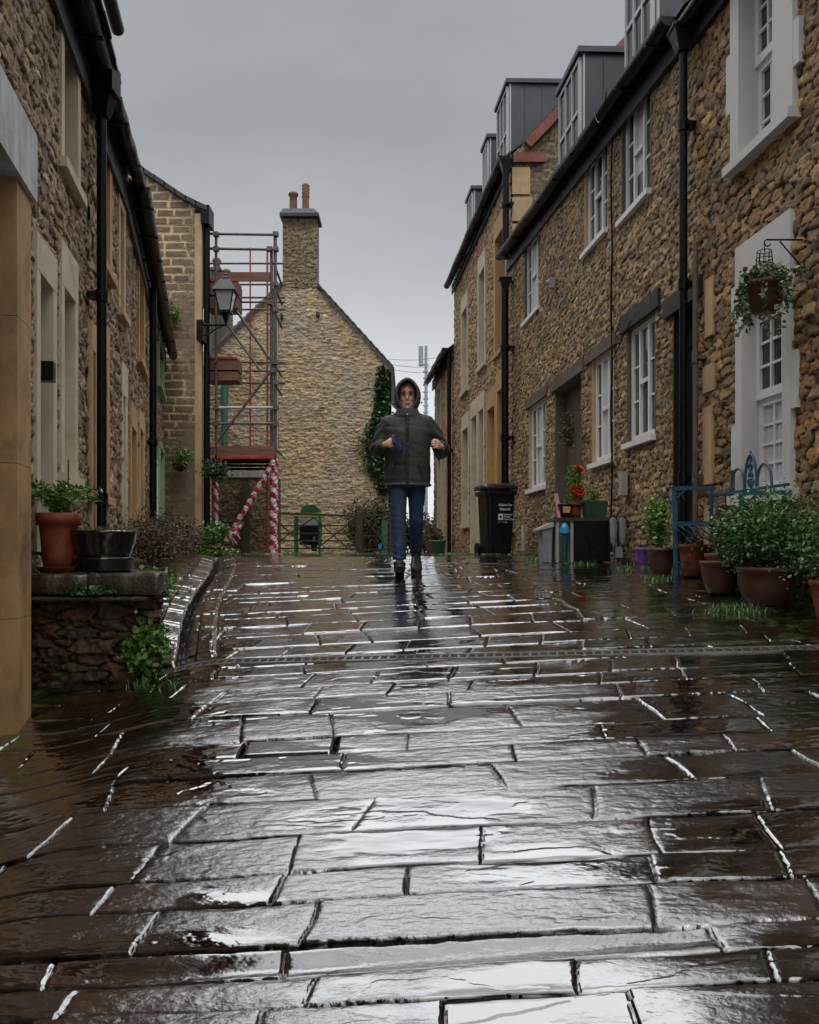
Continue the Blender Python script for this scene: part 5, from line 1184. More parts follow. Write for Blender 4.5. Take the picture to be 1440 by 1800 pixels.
b = MB(); b.tube([c+np.array([-.13, .2, .45]), c+np.array([0, 0, .42]), c+np.array([0, 0, .02])], .008, 5); b.tube([c+np.array([.0, .24, -.05]), c+np.array([0, 0, -.05])], .01, 5); b.build('bracket', M['black'], t)
t = thing('hanging_basket', (-3.5, 15.6, E+1.4), 'dense mossy ball basket hanging at the foot of the scaffold', 'hanging basket')
c = np.array(P(381, 826, 15.9)); leaves('foliage', blob(1300, c, (.26, .22, .2), 67, 20, .3), .05, M['ivy'], t, 6, 2.0)
b = MB(); b.lathe([(0, -.18), (.12, -.12), (.2, 0), (0, .02)], c, 14); b.build('moss_liner', M['soil'], t)
b = MB(); b.tube([c, c+np.array([0, 0, .42])], .006, 5); b.tube([c+np.array([0, 0, .42]), (xg+.04, 16.25, c[2]+.42)], .01, 5); b.build('bracket', M['black'], t)
c = np.array(P(300, 555, 16.05)); tag(leaves('wall_fern', blob(420, c, (.13, .1, .2), 68, 8, .35), .06, M['fern'], None, 7, 2.2, org=c), 'bright green fern growing from the gable wall above the gutter', 'plant')
# ---- wall lantern
yl_ = 15.95; c = np.array(P(397, 520, yl_)); k = yl_/1500
lt = thing('wall_lantern', P(350, 580, yl_), 'black heritage wall lantern with grey glass on a scrolled bracket', 'street lamp')
sq = lambda r_, z: [(c[0]-r_, yl_-r_, z), (c[0]+r_, yl_-r_, z), (c[0]+r_, yl_+r_, z), (c[0]-r_, yl_+r_, z)]
Z = lambda v: E+(970-v)*k
b = MB(); b.rings([sq(.21, Z(514)), sq(.205, Z(512)), sq(.10, Z(494)), sq(.05, Z(491)), sq(.05, Z(488)), sq(.02, Z(484))], smooth=False)
b.ball((c[0], yl_, Z(483)), .035); b.build('lamp_roof', M['slate'], lt)
b = MB(); b.rings([sq(.165, Z(515)), sq(.095, Z(548))], smooth=False); b.build('lamp_glass', M['lglass'], lt)
b = MB()
for sx_ in (-1, 1):
    for sy_ in (-1, 1): b.bar((c[0]+sx_*.17, yl_+sy_*.17, Z(515)), (c[0]+sx_*.10, yl_+sy_*.10, Z(548)), .022)
b.rings([sq(.115, Z(551)), sq(.115, Z(547))], smooth=False); b.rings([sq(.08, Z(551)), sq(.015, Z(568))], smooth=False); b.build('lamp_frame', M['black'], lt)
b = MB(); b.tube([P(352, 571, yl_), P(400, 571, yl_)], .022, 7); b.tube([P(354, 590, yl_), P(366, 588, yl_), P(380, 578, yl_), P(392, 572, yl_)], .014, 6)
for (u, v, r_) in ((376, 576, 4.5), (368, 583, 3.5)): b.tube([P(u+r_*math.cos(a_), v+r_*math.sin(a_), yl_) for a_ in np.linspace(0, 5.4, 13)], .01, 5)
bxp = P(353, 580, yl_); b.box(bxp[0]-.07, bxp[0]+.05, yl_-.05, 16.25, Z(599), Z(563)); b.build('bracket', M['black'], lt)
# ============================================================ SCAFFOLD
sf = thing('scaffold_tower', P(430, 975, 16.8), 'steel scaffold tower with red tipped boards beside the gable house', 'scaffold')
y0, y1 = 16.5, 17.7
XX = lambda u, y: (u-720)/1500*y
ZZ = lambda v, y: E+(970-v)/1500*y
gG = E-.06
def stube(name, a_, b_, mat='steel', r_=.027):
    q = MB(); q.tube([a_, b_], r_, 8); return q.build(name, M[mat], sf)
xr = XX(482, y0); xl_ = XX(380, y0); xr2 = xr+.02; xl2 = xl_+.0
stube('upright', (xr+.02, y0, gG), (xr+.02, y0, ZZ(408, y0)), r_=.034); stube('upright', (xr-.06, y0+.05, gG), (xr-.06, y0+.05, ZZ(438, y0)), r_=.03)
stube('upright', (xl_, y0, gG), (xl_, y0, ZZ(408, y0))); stube('upright', (XX(470, y1), y1, gG), (XX(470, y1), y1, ZZ(437, y1)), 'redp', .02); stube('upright', (XX(440, y1), y1, gG+2.2), (XX(440, y1), y1, ZZ(435, y1)), 'redp', .016)
for v in (412, 438): stube('guard_rail', (XX(360, y0), y0-.04, ZZ(v, y0)), (xr+.06, y0-.04, ZZ(v+2, y0)))
for v in (463, 500, 523, 531, 544, 637, 652, 673): stube('ledger', (XX(364, y1), y1, ZZ(v, y1)), (xr+.04, y1, ZZ(v, y1)), r_=.022)
for v in (717, 745): stube('guard_rail', (XX(362, y0), y0-.04, ZZ(v, y0)), (xr+.04, y0-.04, ZZ(v, y0)), 'steelp' if v == 717 else 'steel', .024)
for v in (463, 500, 545, 637, 673, 787): stube('transom', (xr, y0-.08, ZZ(v, y0)), (xr-.05, y1+.1, ZZ(v, y0)), r_=.024); 
for v in (500, 637, 787): stube('transom', (xl_, y0-.08, ZZ(v, y0)), (xl_, y1+.1, ZZ(v, y0)), r_=.024)
stube('brace', P(410, 538, y0+.1), P(489, 652, y0+.1), r_=.028); stube('brace', P(396, 566, y0+.15), P(458, 652, y0+.15), r_=.022); stube('brace', P(382, 776, y0-.06), P(474, 655, y0-.06), r_=.026)
def sbox(name, u0, u1, v0, v1, y, d, mat):
    q = MB(); q.box(XX(u0, y), XX(u1, y), y, y+d, ZZ(v1, y), ZZ(v0, y)); return q.build(name, M[mat], sf)
sbox('toe_board', 384, 474, 478, 494, y0+.03, .04, 'board')
sbox('board_end', 362, 416, 490, 494, y0-.02, .5, 'redp'); sbox('hop_up_board', 362, 417, 495, 518, y0, .5, 'board'); sbox('hop_up_board', 362, 417, 521, 541, y0+.02, .5, 'board')
sbox('board_end', 360, 416, 627, 631, y0-.02, .5, 'redp'); sbox('hop_up_board', 360, 417, 632, 650, y0, .5, 'board'); sbox('hop_up_board', 362, 417, 653, 668, y0+.02, .5, 'board')
sbox('toe_board', 362, 484, 784, 799, y0-.1, .04, 'board'); sbox('board_end', 380, 482, 800, 806, y0-.11, .05, 'redp')
for i in range(4): sbox('deck_board', 362, 480, 806+i*.1, 810+i*.1, y0+.0+i*.3, .26, 'gatew')
for i in range(3): sbox('deck_beam', 366, 480, 810+6*i, 814+6*i, y0+.05+.35*i, .1, 'black')
# couplers
for (u, v) in ((485, 412), (485, 438), (474, 438), (485, 500), (485, 545), (474, 532), (485, 637), (480, 652), (485, 673), (380, 412), (380, 438), (380, 717), (380, 745), (485, 717), (485, 745)):
    b = MB(); p = P(u, v, y0-.02); b.box(p[0]-.05, p[0]+.05, p[1]-.06, p[1]+.05, p[2]-.04, p[2]+.04); b.build('coupler', M['steel'], sf)
# red and white hazard tape: a twisted striped sleeve
tm_, t, b_ = newmat('hazard_tape')
wv = N(t, 'ShaderNodeTexWave'); wv.wave_type = 'BANDS'; wv.bands_direction = 'DIAGONAL'; wv.inputs['Scale'].default_value = 2.6; wv.inputs['Distortion'].default_value = 3.5; wv.inputs['Detail'].default_value = 2
t.links.new(N(t, 'ShaderNodeTexCoord').outputs['Object'], wv.inputs[0])
t.links.new(ramp(t, wv.outputs['Fac'], [(.47, (.50, .42, .43)), (.53, (.33, .012, .028))]), b_.inputs['Base Color']); b_.inputs['Roughness'].default_value = .3
def tape(label, a_, c_, r_, seed):
    a_ = Vector(a_); c_ = Vector(c_); R = random.Random(seed); q = MB(); n = 34; rg = []
    d_ = (c_-a_).normalized(); ux = d_.cross(Vector((0, 1, 0))).normalized(); uy = d_.cross(ux)
    for i in range(n+1):
        f = i/n; p = a_+(c_-a_)*f; tw = f*14
        rg.append([p+ux*(r_*R.uniform(.75, 1.3)*math.cos(tw+2*math.pi*k/8))+uy*(r_*R.uniform(.75, 1.3)*math.sin(tw+2*math.pi*k/8)) for k in range(8)])
    q.rings(rg, smooth=False)
    for i in range(10):
        p = a_+(c_-a_)*R.random(); s_ = p+ux*R.uniform(-.1, .1)+Vector((0, -.04, -R.uniform(.05, .15)))
        q.add([p, p+Vector((0, 0, -.05)), s_+Vector((0, 0, -.05)), s_], [(0, 1, 2, 3)])
    o = q.build('hazard_tape', tm_, None, tuple(a_)); return tag(o, label, 'tape', 'hazard tape on the scaffold')
tape('red and white hazard tape wrapped round the right scaffold upright', (xr-.0, y0-.02, gG), (xr+.0, y0-.02, ZZ(805, y0)), .075, 1)
tape('red and white hazard tape wrapped round the left scaffold upright', (xl_, y0, gG+.2), (xl_, y0, ZZ(848, y0)), .042, 2)
tape('red and white hazard tape on the slanting scaffold tube', P(397, 952, y0-.1), P(484, 808, y0-.1), .05, 3)
tape('torn end of red and white hazard tape by the flower pot', P(405, 948, y0-.3), P(428, 918, y0-.2), .03, 4)
b = MB(); b.box(xr-.16, xr+.16, y0-.12, y0+.12, gG-.01, gG+.035); b.build('base_board', M['cream2'], sf)
# ============================================================ GATE, FENCE
gy = 20.2
gt = thing('field_gate', P(560, 975, gy), 'dark five bar timber gate with crossed braces in front of the yellow gable', 'gate')
gl, gr = XX(490, gy), XX(628, gy); gz0 = E-.02; gh = ZZ(906, gy)
def gb(name, a_, c_, w_, d_=.03, parent=None): q = MB(); q.bar(a_, c_, w_, d_); return q.build(name, M['gatew'], parent or gt)
for z_ in (.10, .28, .46, .64): gb('rail', (gl, gy, gz0+z_), (gr, gy, gz0+z_), .055)
gb('top_rail', (gl, gy, gh+.05), (gr, gy, gh-.02), .075, .05)
for x_ in (gl, gr): gb('stile', (x_, gy, gz0), (x_, gy, gh), .07, .05)
for (u0, u1) in ((492, 545), (600, 548), (495, 540), (552, 598)):
    pass
gb('brace', (XX(494, gy), gy-.03, gz0+.3), (XX(552, gy), gy-.03, gh-.05), .045); gb('brace', (XX(552, gy), gy-.03, gh-.05), (XX(610, gy), gy-.03, gz0+.12), .045)
gb('brace', (XX(492, gy), gy-.05, gh-.2), (XX(545, gy), gy-.05, gz0+.08), .045); gb('brace', (XX(556, gy), gy-.05, gz0+.08), (XX(624, gy), gy-.05, gh-.1), .045)
gg = thing('garden_gate', P(660, 975, gy), 'narrow timber gate panel with one diagonal brace between two posts', 'gate')
for u in (634, 688):
    q = MB(); x_ = XX(u, gy); q.box(x_-.05, x_+.05, gy-.06, gy+.05, gz0-.1, gh+.06+(.04 if u > 650 else 0)); q.ball((x_, gy, gh+.06), .05, 8, 4); q.build('post', M['gatew'], gg)
gb('top_rail', (XX(637, gy), gy, gh), (XX(686, gy), gy, gh+.02), .06, .05, gg); gb('rail', (XX(637, gy), gy, gz0+.08), (XX(686, gy), gy, gz0+.08), .05, .03, gg); gb('rail', (XX(637, gy), gy, gz0+.4), (XX(686, gy), gy, gz0+.4), .04, .03, gg)
gb('brace', (XX(640, gy), gy-.02, gh-.05), (XX(682, gy), gy-.02, gz0+.12), .045, .03, gg)
for k in range(4): gb('mesh_wire', (XX(640+k*11, gy), gy+.02, gz0+.05), (XX(640+k*11, gy), gy+.02, gh), .01, .01, gg)
# green machine behind the gate
my = 21.6; gm_ = thing('garden_machine', P(548, 975, my), 'green framed garden machine with yellow hood and black grille behind the timber gate', 'machine')
for u in (521, 562):
    q = MB(); q.bar((XX(u, my), my, E-.06), (XX(u, my), my, ZZ(907, my)), .10 if u < 540 else .05, .1); q.build('post', M['bgreen'], gm_)
q = MB(); q.box(XX(526, my), XX(562, my), my+.05, my+.6, ZZ(958, my), ZZ(924, my)); q.build('body', M['blackp'], gm_)
q = MB(); q.box(XX(527, my), XX(561, my), my+.0, my+.6, ZZ(924, my), ZZ(912, my)); q.build('grille', M['grey'], gm_)
q = MB(); q.rings([[(XX(u, my), my+dy, ZZ(v, my)) for u, v in ((524, 909), (527, 900), (536, 896), (556, 897), (566, 903), (569, 909))] for dy in (0, .5)], smooth=False); q.build('hood', M['yellow'], gm_)
q = MB(); q.rings([[(XX(u, my), my-.03+dy, ZZ(v, my)) for u, v in ((529, 899), (532, 891), (541, 887), (553, 888), (561, 895), (561, 899))] for dy in (0, .5)], smooth=False); q.build('cowl', M['bgreen'], gm_)
q = MB(); q.lathe([(0, -.06), (.2, -.06), (.2, .06), (0, .06)], (0, 0, 0), 20); q.v = [(XX(553, my)+p[2], my-.05+p[0], ZZ(955, my)+p[1]) for p in q.v]; q.build('wheel', M['black'], gm_)
q = MB(); q.box(XX(671, my), XX(681, my), my, my+.3, E-.05, ZZ(915, my)); tag(q.build('water_butt', M['mgreen'], None, P(676, 975, my)), 'slim pale green plastic container behind the narrow gate panel', 'container')
q = MB(); q.rings([[(XX(665+dx, my), my+dy, ZZ(v, my)) for dx, dy in ((0, 0), (9*s_, 0), (9*s_, .3), (0, .3))] for v, s_ in ((966, 1), (960, 1.1), (956, .7))], smooth=False); tag(q.build('watering_can', M['cyan'], None, P(668, 966, my)), 'small pale blue plastic item on the ground behind the narrow gate panel', 'watering can')
# ivy and bush on the gable
c0 = np.random.default_rng(77); n = 3800; f = c0.random(n)
cxu = np.interp(f, [0, .25, .45, .62, .8, 1], [672, 672, 664, 660, 664, 676]); wu = np.interp(f, [0, .25, .45, .62, .8, 1], [9, 12, 17, 34, 24, 6]); vv = 650+f*215
iv = np.stack([((cxu+c0.normal(size=n)*wu*.40)-720)/1500*yK, np.full(n, yK-.08)-np.abs(c0.normal(size=n))*.06, E+(970-vv)/1500*yK+c0.normal(size=n)*.08], 1)
iv = iv[iv[:, 0] < xb+.08]
tag(leaves('ivy', iv, .085, M['ivy'], None, 7, 1.1, 0, .2, org=(iv[:, 0].mean(), yK, E+2)), 'green ivy climbing the right edge of the yellow gable wall', 'ivy')
bush('bramble_bush', 'olive brown bramble heap at the foot of the ivy covered gable', (XX(652, 22.6), 22.6, E+.62), (.62, .5, .72), 5000, .09, 'olive', 71, 2.0, True, 44)
# hedge and land closing the view beyond
bush('hedge', 'dark hedge closing the lane beyond the last house', (0.35, 27.0, E+.5), (1.1, .6, .65), 5200, .10, 'olive', 72, 1.8, False, 40)
# phone mast and overhead wires
mt = thing('phone_mast', P(748, 930, 60), 'grey telephone mast with panel antenna far beyond the houses', 'mast')
b = MB(); b.tube([P(749, 960, 60), P(749, 608, 60)], [.14, .10], 8)
for i in range(9): v = 640+i*12; b.box(P(744, v, 60)[0], P(753, v, 60)[0], 59.9, 60.1, P(0, v+2, 60)[2], P(0, v, 60)[2])
b.build('pole', M['mast'], mt); b = MB(); b.tube([P(740, 643, 60), P(740, 609, 60)], .17, 10); b.build('antenna', M['mast'], mt)
def wire(label, pts, r_, nm='overhead_wire', grp=None):
    q = MB(); q.tube(pts, r_, 5, False); tag(q.build(nm, M['black'], None, tuple(pts[0])), label, 'wire', grp)
def cat_(a_, c_, sag, n=14): a_ = Vector(a_); c_ = Vector(c_); return [a_+(c_-a_)*(i/n)-Vector((0, 0, sag*4*(i/n)*(1-i/n))) for i in range(n+1)]
for v0, v1 in ((631, 627), (640, 643), (648, 654)): wire('thin overhead wire running from the yellow gable to the far houses', cat_(P(684, v0, 24), P(775, v1, 24.6), .06), .006, grp='wires beside the mast')
wire('black cable drooping to the eaves of the nearest left house', cat_(FL(3.2, .05, hv(48, 3.6)), FL(5.3, .35, 3.98), .05), .009, 'cable')
wire('loose wire loop hanging from the gutter of the middle right house', [Vector(FR(9.0-.05*i, .30, 4.62-.20*math.sin(i/8*3.14))) for i in range(9)], .006, 'wire_loop')
# verge grass: nobody could count it
r = np.random.default_rng(99); G_pts = []
def patch(cx, cy, sx, sy, n): 
    x = cx+r.normal(size=n)*sx; y = cy+r.normal(size=n)*sy; z = np.array([zf(a_, b_) for a_, b_ in zip(x, y)]); G_pts.append(np.stack([x, y, z-.003], 1))
patch(2.02, 5.33, .08, .05, 620); patch(1.93, 6.7, .05, .07, 260); patch(1.90, 7.55, .03, .06, 130); patch(1.72, 8.55, .08, .03, 90); patch(1.36, 9.3, .05, .18, 180); patch(1.15, 13, .35, .3, 600); patch(.8, 15, .3, .5, 500)
patch(-1.42, 4.62, .05, .03, 50); patch(-1.22, 4.4, .03, .02, 30); patch(-3.2, 15.3, .6, .4, 900); patch(-2.3, 18, .9, .5, 900); patch(-1.3, 20, 1.6, .3, 1600); patch(2.25, 7.6, .06, .3, 260)
G_ = np.concatenate(G_pts); o = blades('verge_grass', G_, .05, M['grass'], None, 3, .0028, 1.0); tag(o, 'short wet grass along the verges', kind='stuff')
# litter of stones and debris by the right wall
# ============================================================ PERSON (walking up to the crest towards the camera)
PX, PY = -.02, 7.8; PZ = gzf(PX, PY)
ps = thing('person', (PX, PY, PZ), 'person in olive hooded coat and blue jeans walking down the wet lane holding a cap', 'person')
def q3(x, y, z): return (PX+x, PY+y, PZ+z)
def loft(mb, secs, n=28, pw=2.3):
    """secs: (cx, cy, z, rx, ry) horizontal rounded sections"""
    rg = []
    for cx, cy, z, rx, ry in secs:
        r_ = []
        for k in range(n):
            a_ = 2*math.pi*k/n; c_, s_ = math.cos(a_), math.sin(a_)
            r_.append(q3(cx+rx*math.copysign(abs(c_)**(2/pw), c_), cy+ry*math.copysign(abs(s_)**(2/pw), s_), z))
        rg.append(r_)
    mb.rings(rg)
def limb(mb, pts, rad, n=14): mb.tube([q3(*p) for p in pts], rad, n)
# joints -------------------------------------------------------------
SR, SL = (-.185, .02, 1.40), (.195, .02, 1.40)
ER, EL = (-.285, .03, 1.13), (.325, .06, 1.12)
WR, WL = (-.195, -.17, 1.165), (.300, -.16, 1.15)
HR, HL = (-.085, .0, .90), (.085, .0, .90)
KR, KL = (-.078, -.10, .49), (.083, .02, .47)
AR, AL = (-.068, -.20, .115), (.082, .16, .185)
body = MB()
loft(body, [(0, 0, .80, .13, .09), (0, 0, .92, .16, .105), (0, 0, 1.08, .14, .095), (0, .0, 1.25, .16, .10), (0, .01, 1.36, .155, .085), (0, .02, 1.41, .09, .07)])
limb(body, [(0, .02, 1.40), (0, .015, 1.48), (0, .0, 1.55)], [.068, .058, .055])
# head
rg = []
for z, rx, ry, cy in ((1.485, .032, .034, -.045), (1.495, .046, .056, -.03), (1.515, .060, .074, -.015), (1.545, .070, .086, -.005), (1.58, .075, .093, 0), (1.615, .075, .097, .004), (1.65, .077, .099, .006), (1.685, .075, .096, .008), (1.715, .062, .080, .01), (1.735, .035, .045, .012), (1.742, .01, .012, .012)):
    r_ = []
    for k in range(32):
        a_ = 2*math.pi*k/32; c_, s_ = math.cos(a_), math.sin(a_); x = rx*c_; y = cy+ry*s_
        if s_ < 0:   # face front
            if 1.60 < z < 1.66 and .25 < abs(c_) < .7: y += .006
            if 1.66 < z < 1.69: y -= .003
        r_.append(q3(x, y, z))
    rg.append(r_)
body.rings(rg)
body.rings([[q3(sx*w_, yy_, z) for sx, yy_ in ((-1, -.075), (-.5, -d_), (.5, -d_), (1, -.075), (1, -.03), (-1, -.03))] for z, w_, d_ in ((1.645, .008, .096), (1.615, .010, .107), (1.588, .016, .118), (1.575, .017, .112), (1.568, .012, .098))])
limb(body, [(-.018, -.086, 1.548), (0, -.094, 1.550), (.018, -.086, 1.548)], [.006, .009, .006], 8)
limb(body, [(-.016, -.086, 1.537), (0, -.093, 1.535), (.016, -.086, 1.537)], [.006, .009, .006], 8)
limb(body, [(-.012, -.078, 1.505), (0, -.082, 1.502), (.012, -.078, 1.505)], [.012, .015, .012], 8)
for s_ in (-1, 1):
    limb(body, [(s_*.014, -.093, 1.652), (s_*.035, -.092, 1.657), (s_*.054, -.077, 1.648)], [.006, .008, .005], 8)
    limb(body, [(s_*.034, -.075, 1.590), (s_*.044, -.072, 1.575)], [.016, .014], 8)
    limb(body, [(s_*.077, .01, 1.60), (s_*.084, .016, 1.615), (s_*.082, .02, 1.645)], [.010, .014, .010], 8)
# arms
def mid(a_, b_, f): return tuple(a_[i]+(b_[i]-a_[i])*f for i in range(3))
for S_, E_, W_ in ((SR, ER, WR), (SL, EL, WL)):
    limb(body, [(S_[0]*.5, S_[1], S_[2]-.02), (S_[0], S_[1], S_[2]-.035), mid(S_, E_, .5), E_, mid(E_, W_, .4), W_], [.045, .045, .044, .042, .038, .026])
# legs
for H_, K_, A_ in ((HR, KR, AR), (HL, KL, AL)):
    limb(body, [(H_[0], H_[1], H_[2]+.02), mid(H_, K_, .5), K_, mid(K_, A_, .35), A_, (A_[0], A_[1]-.03, A_[2]-.06)], [.085, .07, .052, .05, .036, .03])
    limb(body, [(A_[0], A_[1], A_[2]-.05), (A_[0], A_[1]-.1, A_[2]-.07)], [.03, .02])
# hands: palm and five separate fingers each
def hand(Wp, palm, across, fdir, curl, thumb_side, lens=(.066, .074, .070, .056)):
    W_ = Vector(Wp); p_ = Vector(palm).normalized(); a_ = Vector(across).normalized(); nrm = p_.cross(a_).normalized()*curl
    rg = []
    for f, w_, t_ in ((-.1, .024, .017), (.2, .033, .017), (.6, .041, .016), (1.0, .041, .013)):
        c = W_+p_*(.088*f); rg.append([tuple(Vector(q3(*(c+a_*(w_*math.cos(q))+nrm*(t_*math.sin(q)))))) for q in np.linspace(0, 2*math.pi, 15)[:-1]])
    body.rings(rg)
    for i in range(4):
        o = a_*((1.5-i)*.0205); l_ = lens[i]; b_ = W_+p_*.080+o
        p1 = b_+(p_*.9+nrm*.35).normalized()*l_*.42; p2 = p1+(p_*.25+nrm*.95).normalized()*l_*.34; p3 = p2+(nrm*.8-p_*.55).normalized()*l_*.26
        limb(body, [tuple(b_), tuple(p1), tuple(p2), tuple(p3)], [.0088, .0084, .0078, .0062], 8)
    b_ = W_+p_*.022+a_*thumb_side*.026; p1 = b_+(p_*.55+a_*thumb_side*.7+nrm*.5).normalized()*.034; p2 = p1+(p_*.8+nrm*.6).normalized()*.028; p3 = p2+(p_*.7-a_*thumb_side*.3+nrm*.5).normalized()*.018
    limb(body, [tuple(b_), tuple(p1), tuple(p2), tuple(p3)], [.012, .0105, .0095, .007], 8)
hand(WR, (.80, -.55, .02), (.10, .05, 1), None, -1, 1)
hand(WL, (-.42, -.85, .05), (-.05, .12, 1), None, 1, 1)
bo = baked('body', body, M['skin'], ps, .0042, 2)
# clothes ------------------------------------------------------------
jk = MB()
loft(jk, [(0, .0, .805, .212, .150), (0, .0, .82, .218, .156), (0, .0, .90, .214, .155), (0, .0, 1.05, .205, .150), (0, .0, 1.18, .212, .150), (0, .005, 1.30, .215, .142), (0, .01, 1.375, .200, .125), (0, .012, 1.43, .150, .108), (0, .01, 1.475, .11, .095), (0, .005, 1.50, .085, .08)], 36)
for s_, S_, E_, W_ in ((-1, SR, ER, WR), (1, SL, EL, WL)):
    limb(jk, [(S_[0]*.45, S_[1], S_[2]-.01), (S_[0]*.92, S_[1], S_[2]-.035), (S_[0]*1.16, S_[1]+.01, S_[2]-.10), mid(S_, E_, .65), (E_[0], E_[1], E_[2]-.005), mid(E_, W_, .35), mid(E_, W_, .8), mid(E_, W_, .9)], [.085, .088, .080, .074, .074, .070, .056, .048], 18)
def wr(v):
    x, z, y = v[:, 0], v[:, 2], v[:, 1]
    d = (fbm(x*7+z*2, z*22+x*5, 3, 4)-.5)*.011+(fbm(x*24, z*50, 9, 3)-.5)*.003+(fbm(x*5, y*9+z*5, 5, 2)-.5)*.012
    arm = np.clip((np.abs(x)-.21)/.05, 0, 1)
    d += arm*.006*np.sin(z*62+np.abs(x)*40+y*35+2*fbm(x*8, z*8, 2, 2))
    d -= .003*np.exp(-((z-1.335)/.012)**2)*(np.abs(x) < .2)+.006*np.exp(-(x/.006)**2)*(y < 0)
    d -= .006*np.exp(-((z-.835)/.008)**2)
    return d
j = baked('jacket', jk, M['jacket'], ps, .0085, 3, wr)
b = MB(); b.bar(q3(0, -.160, .82), q3(.0, -.158, 1.30), .022, .016); b.bar(q3(0, -.158, 1.30), q3(0, -.110, 1.46), .022, .016); b.build('placket', M['lining'], j)
b = MB(); b.ball(q3(0, -.128, 1.435), .009, 8, 6); b.build('button', M['steelp'], j)
for z_ in (1.36, 1.165): b = MB(); b.ball(q3(.006, -.168 if z_ < 1.3 else -.150, z_), .008, 8, 6); b.build('button', M['rust'], j)
b = MB(); loft(b, [(0, 0, .797, .207, .147), (0, 0, .803, .221, .159), (0, 0, .815, .221, .159), (0, 0, .82, .21, .15)], 36); b.build('hem', M['hood'], j)
for s_ in (-1, 1): b = MB(); b.bar(q3(s_*.10, -.158, 1.0), q3(s_*.15, -.148, .89), .008, .012); b.build('pocket_edge', M['lining'], j)
# hood: open shell round the face
hd = MB(); rg = []
prof = [(-.118, .098, .128, 1.628, 1), (-.112, .106, .136, 1.630, 1), (-.07, .118, .150, 1.628, 1), (-.01, .124, .156, 1.622, 1), (.06, .118, .146, 1.615, 1), (.11, .09, .112, 1.61, 1), (.132, .05, .06, 1.61, 1), (.140, .002, .002, 1.61, 1)]
def hring(y, rx, rz, cz, k_=1):
    r_ = []
    for k in range(32):
        a_ = 2*math.pi*k/32; c_, s_ = math.cos(a_), math.sin(a_)
        r_.append(q3(rx*c_*(1-.12*max(0, s_)**2), y+(.022*s_ if y < -.05 else 0)*-1, cz+rz*s_*(1.12 if s_ < 0 else .98)))
    return r_
outer = [hring(*p) for p in prof]; inner = [hring(p[0]+.006, p[1]-.017, p[2]-.019, p[3]) for p in prof[::-1][1:]]
hd.rings(outer+inner, cap=False)
n_ = 32; bs = len(hd.v)
hd.rings([outer[0], inner[-1]], cap=False)
loft(hd, [(0, .015, 1.41, .13, .112), (0, .01, 1.44, .125, .118), (0, .005, 1.475, .108, .112), (0, .0, 1.50, .100, .108), (0, .0, 1.505, .05, .06)], 28)
h_ = baked('hood', hd, M['hood'], ps, .0062, 3, lambda v: (fbm(v[:, 0]*14, v[:, 2]*18, 4, 3)-.5)*.008)
b = MB(); b.tube([q3(-.105, -.10, 1.535), q3(-.13, -.115, 1.53)], .004, 5); b.ball(q3(-.133, -.115, 1.53), .007, 6, 5); b.tube([q3(.105, -.10, 1.54), q3(.128, -.115, 1.545)], .004, 5); b.ball(q3(.131, -.115, 1.545), .008, 6, 5); b.build('toggle', M['black'], h_)
# face details
for s_ in (-1, 1):
    b = MB(); b.ball(q3(s_*.031, -.086, 1.628), .0095, 10, 8); b.build('eye', plain('eye', (.05, .025, .018), .5, bmp=0, spec=.2), bo)
    b = MB(); b.tube([q3(s_*.014, -.099, 1.650), q3(s_*.033, -.1005, 1.655), q3(s_*.053, -.086, 1.647)], [.003, .004, .002], 6); b.build('eyebrow', plain('brow', (.10, .05, .035), .9), bo)
b = MB(); b.tube([q3(-.025, -.0955, 1.5425), q3(0, -.1035, 1.5425), q3(.025, -.0955, 1.5425)], [.002, .0035, .002], 6); b.build('mouth', plain('lips', (.20, .06, .05), .5), bo)
b = MB()
for s_ in (-1, 1): b.tube([q3(s_*.033+.022*math.cos(a_), -.108, 1.626+.017*math.sin(a_)) for a_ in np.linspace(0, 2*math.pi, 19)], .0026, 5); b.tube([q3(s_*.055, -.106, 1.63), q3(s_*.077, -.03, 1.635)], .0015, 4)
b.tube([q3(-.011, -.110, 1.63), q3(0, -.113, 1.633), q3(.011, -.110, 1.63)], .0026, 4); b.build('glasses', M['rust'], ps)
# jeans
jn = MB()
loft(jn, [(0, .0, .78, .165, .115), (0, .0, .84, .175, .12), (0, 0, .90, .17, .115)], 30)
limb(jn, [(-.085, 0, .86), mid(HR, KR, .25), mid(HR, KR, .6), KR, mid(KR, AR, .4), mid(KR, AR, .85), (AR[0], AR[1]+.012, AR[2]+.015)], [.095, .090, .077, .069, .063, .060, .064], 18)
limb(jn, [(.085, 0, .86), mid(HL, KL, .25), mid(HL, KL, .6), KL, mid(KL, AL, .4), mid(KL, AL, .85), (AL[0], AL[1]+.01, AL[2]+.01)], [.095, .089, .075, .066, .060, .057, .060], 18)
def wj(v):
    x, y, z = v.T; k = np.exp(-((z-.12)/.13)**2)+.7*np.exp(-((z-.47)/.09)**2)+.5*np.exp(-((z-.80)/.1)**2)
    return (fbm(x*9, z*26+x*8, 7, 4)-.5)*.012*(.4+k)+.0025*np.sin(z*110+x*30+3*fbm(x*10, z*6, 1, 2))*k-.004*np.exp(-((np.abs(x)-.155)/.004)**2)
baked('jeans', jn, M['jeans'], ps, .0075, 3, wj)
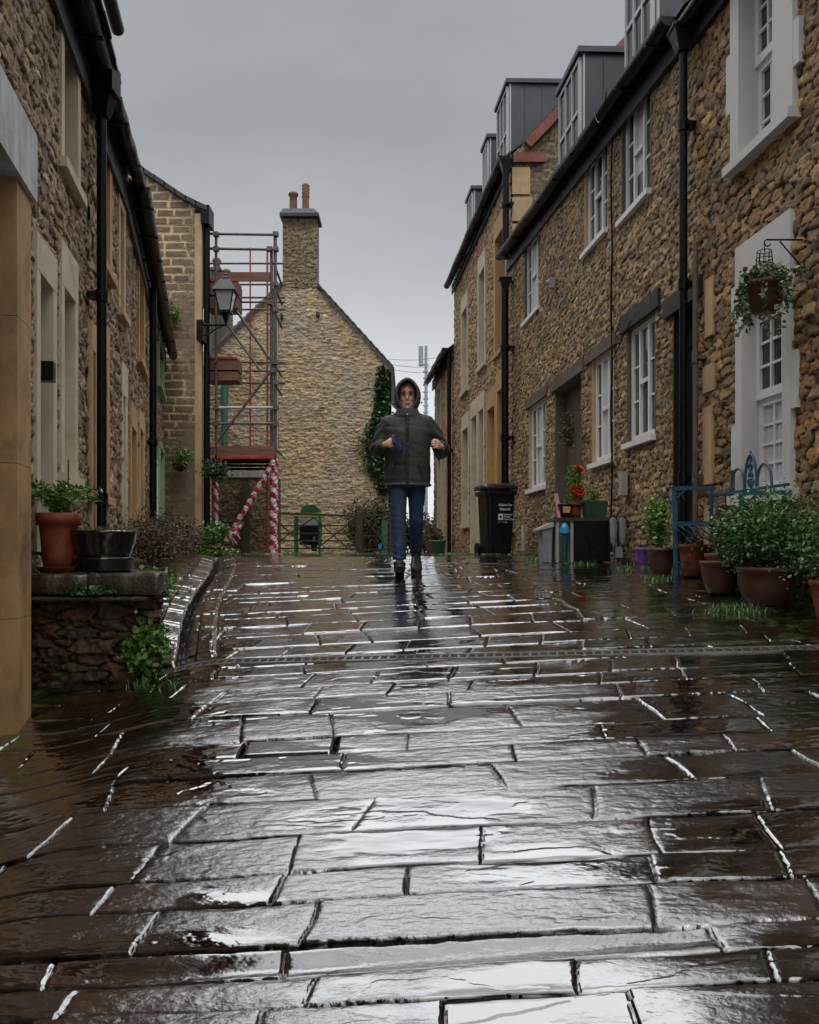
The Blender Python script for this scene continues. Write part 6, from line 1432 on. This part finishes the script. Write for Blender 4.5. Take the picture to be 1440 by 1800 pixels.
# shoes
def shoe(A_, pitch, name='shoe'):
    up = MB(); so_ = MB(); cp, sp = math.cos(pitch), math.sin(pitch)
    def tr_(x, y, z): return q3(A_[0]+x, A_[1]+(y*cp-z*sp), A_[2]-.115+.0+(y*sp+z*cp)*1.0+off)
    off = 0 if pitch > 0 else .0
    rg = [[tr_(w_*math.cos(a_), y, zc+hh_*math.sin(a_)) for a_ in np.linspace(0, 2*math.pi, 19)[:-1]] for y, w_, zc, hh_ in ((.075, .02, .05, .03), (.062, .040, .05, .045), (.02, .046, .062, .055), (-.04, .048, .060, .052), (-.10, .054, .052, .040), (-.16, .056, .046, .034), (-.205, .046, .042, .028), (-.222, .02, .034, .012))]
    up.rings(rg); up.tube([tr_(0, .03, .08), tr_(0, .025, .125)], [.044, .046], 16)
    o = baked(name, up, M['shoe'], ps, .006, 2)
    rg = [[tr_(w_*sx, y, z) for (sx, z) in ((-1, .0), (1, .0), (1, .026), (-1, .026))] for y, w_ in ((.080, .02), (.07, .038), (.0, .042), (-.06, .042), (-.13, .052), (-.19, .046), (-.222, .026), (-.23, .01))]
    so_.rings(rg, smooth=False); so_.build('sole', M['sole'], o)
    return o
shoe(AR, -.32); shoe(AL, .40)
# navy cap held in the right hand
cp_ = thing('cap', q3(-.10, -.23, 1.17), 'navy blue flat cap held in the right hand of the walking person', 'cap')
def ell(cx, cy, cz, rx, rz, th, n=24):
    R_ = []
    for f in np.linspace(-1, 1, 9):
        k_ = math.sqrt(max(0.0004, 1-f*f)); R_.append([q3(cx+rx*k_*math.cos(a_)*.82+rz*k_*math.sin(a_)*-.42, cy+f*th+.02*math.cos(a_), cz+rz*k_*math.sin(a_)*.9+rx*k_*math.cos(a_)*.35) for a_ in np.linspace(0, 2*math.pi, n+1)[:-1]])
    return R_
b = MB(); b.rings(ell(-.088, -.258, 1.158, .044, .088, .014)); b.build('crown', M['cap'], cp_)
b = MB(); b.tube([q3(-.088+.060*math.cos(a_)*.82-.105*math.sin(a_)*-.42*-1, -.262+.02*math.cos(a_), 1.158+.105*math.sin(a_)*.9+.060*math.cos(a_)*.35) for a_ in np.linspace(-1.5, .6, 14)], .005, 6); b.build('peak', M['cap'], cp_)
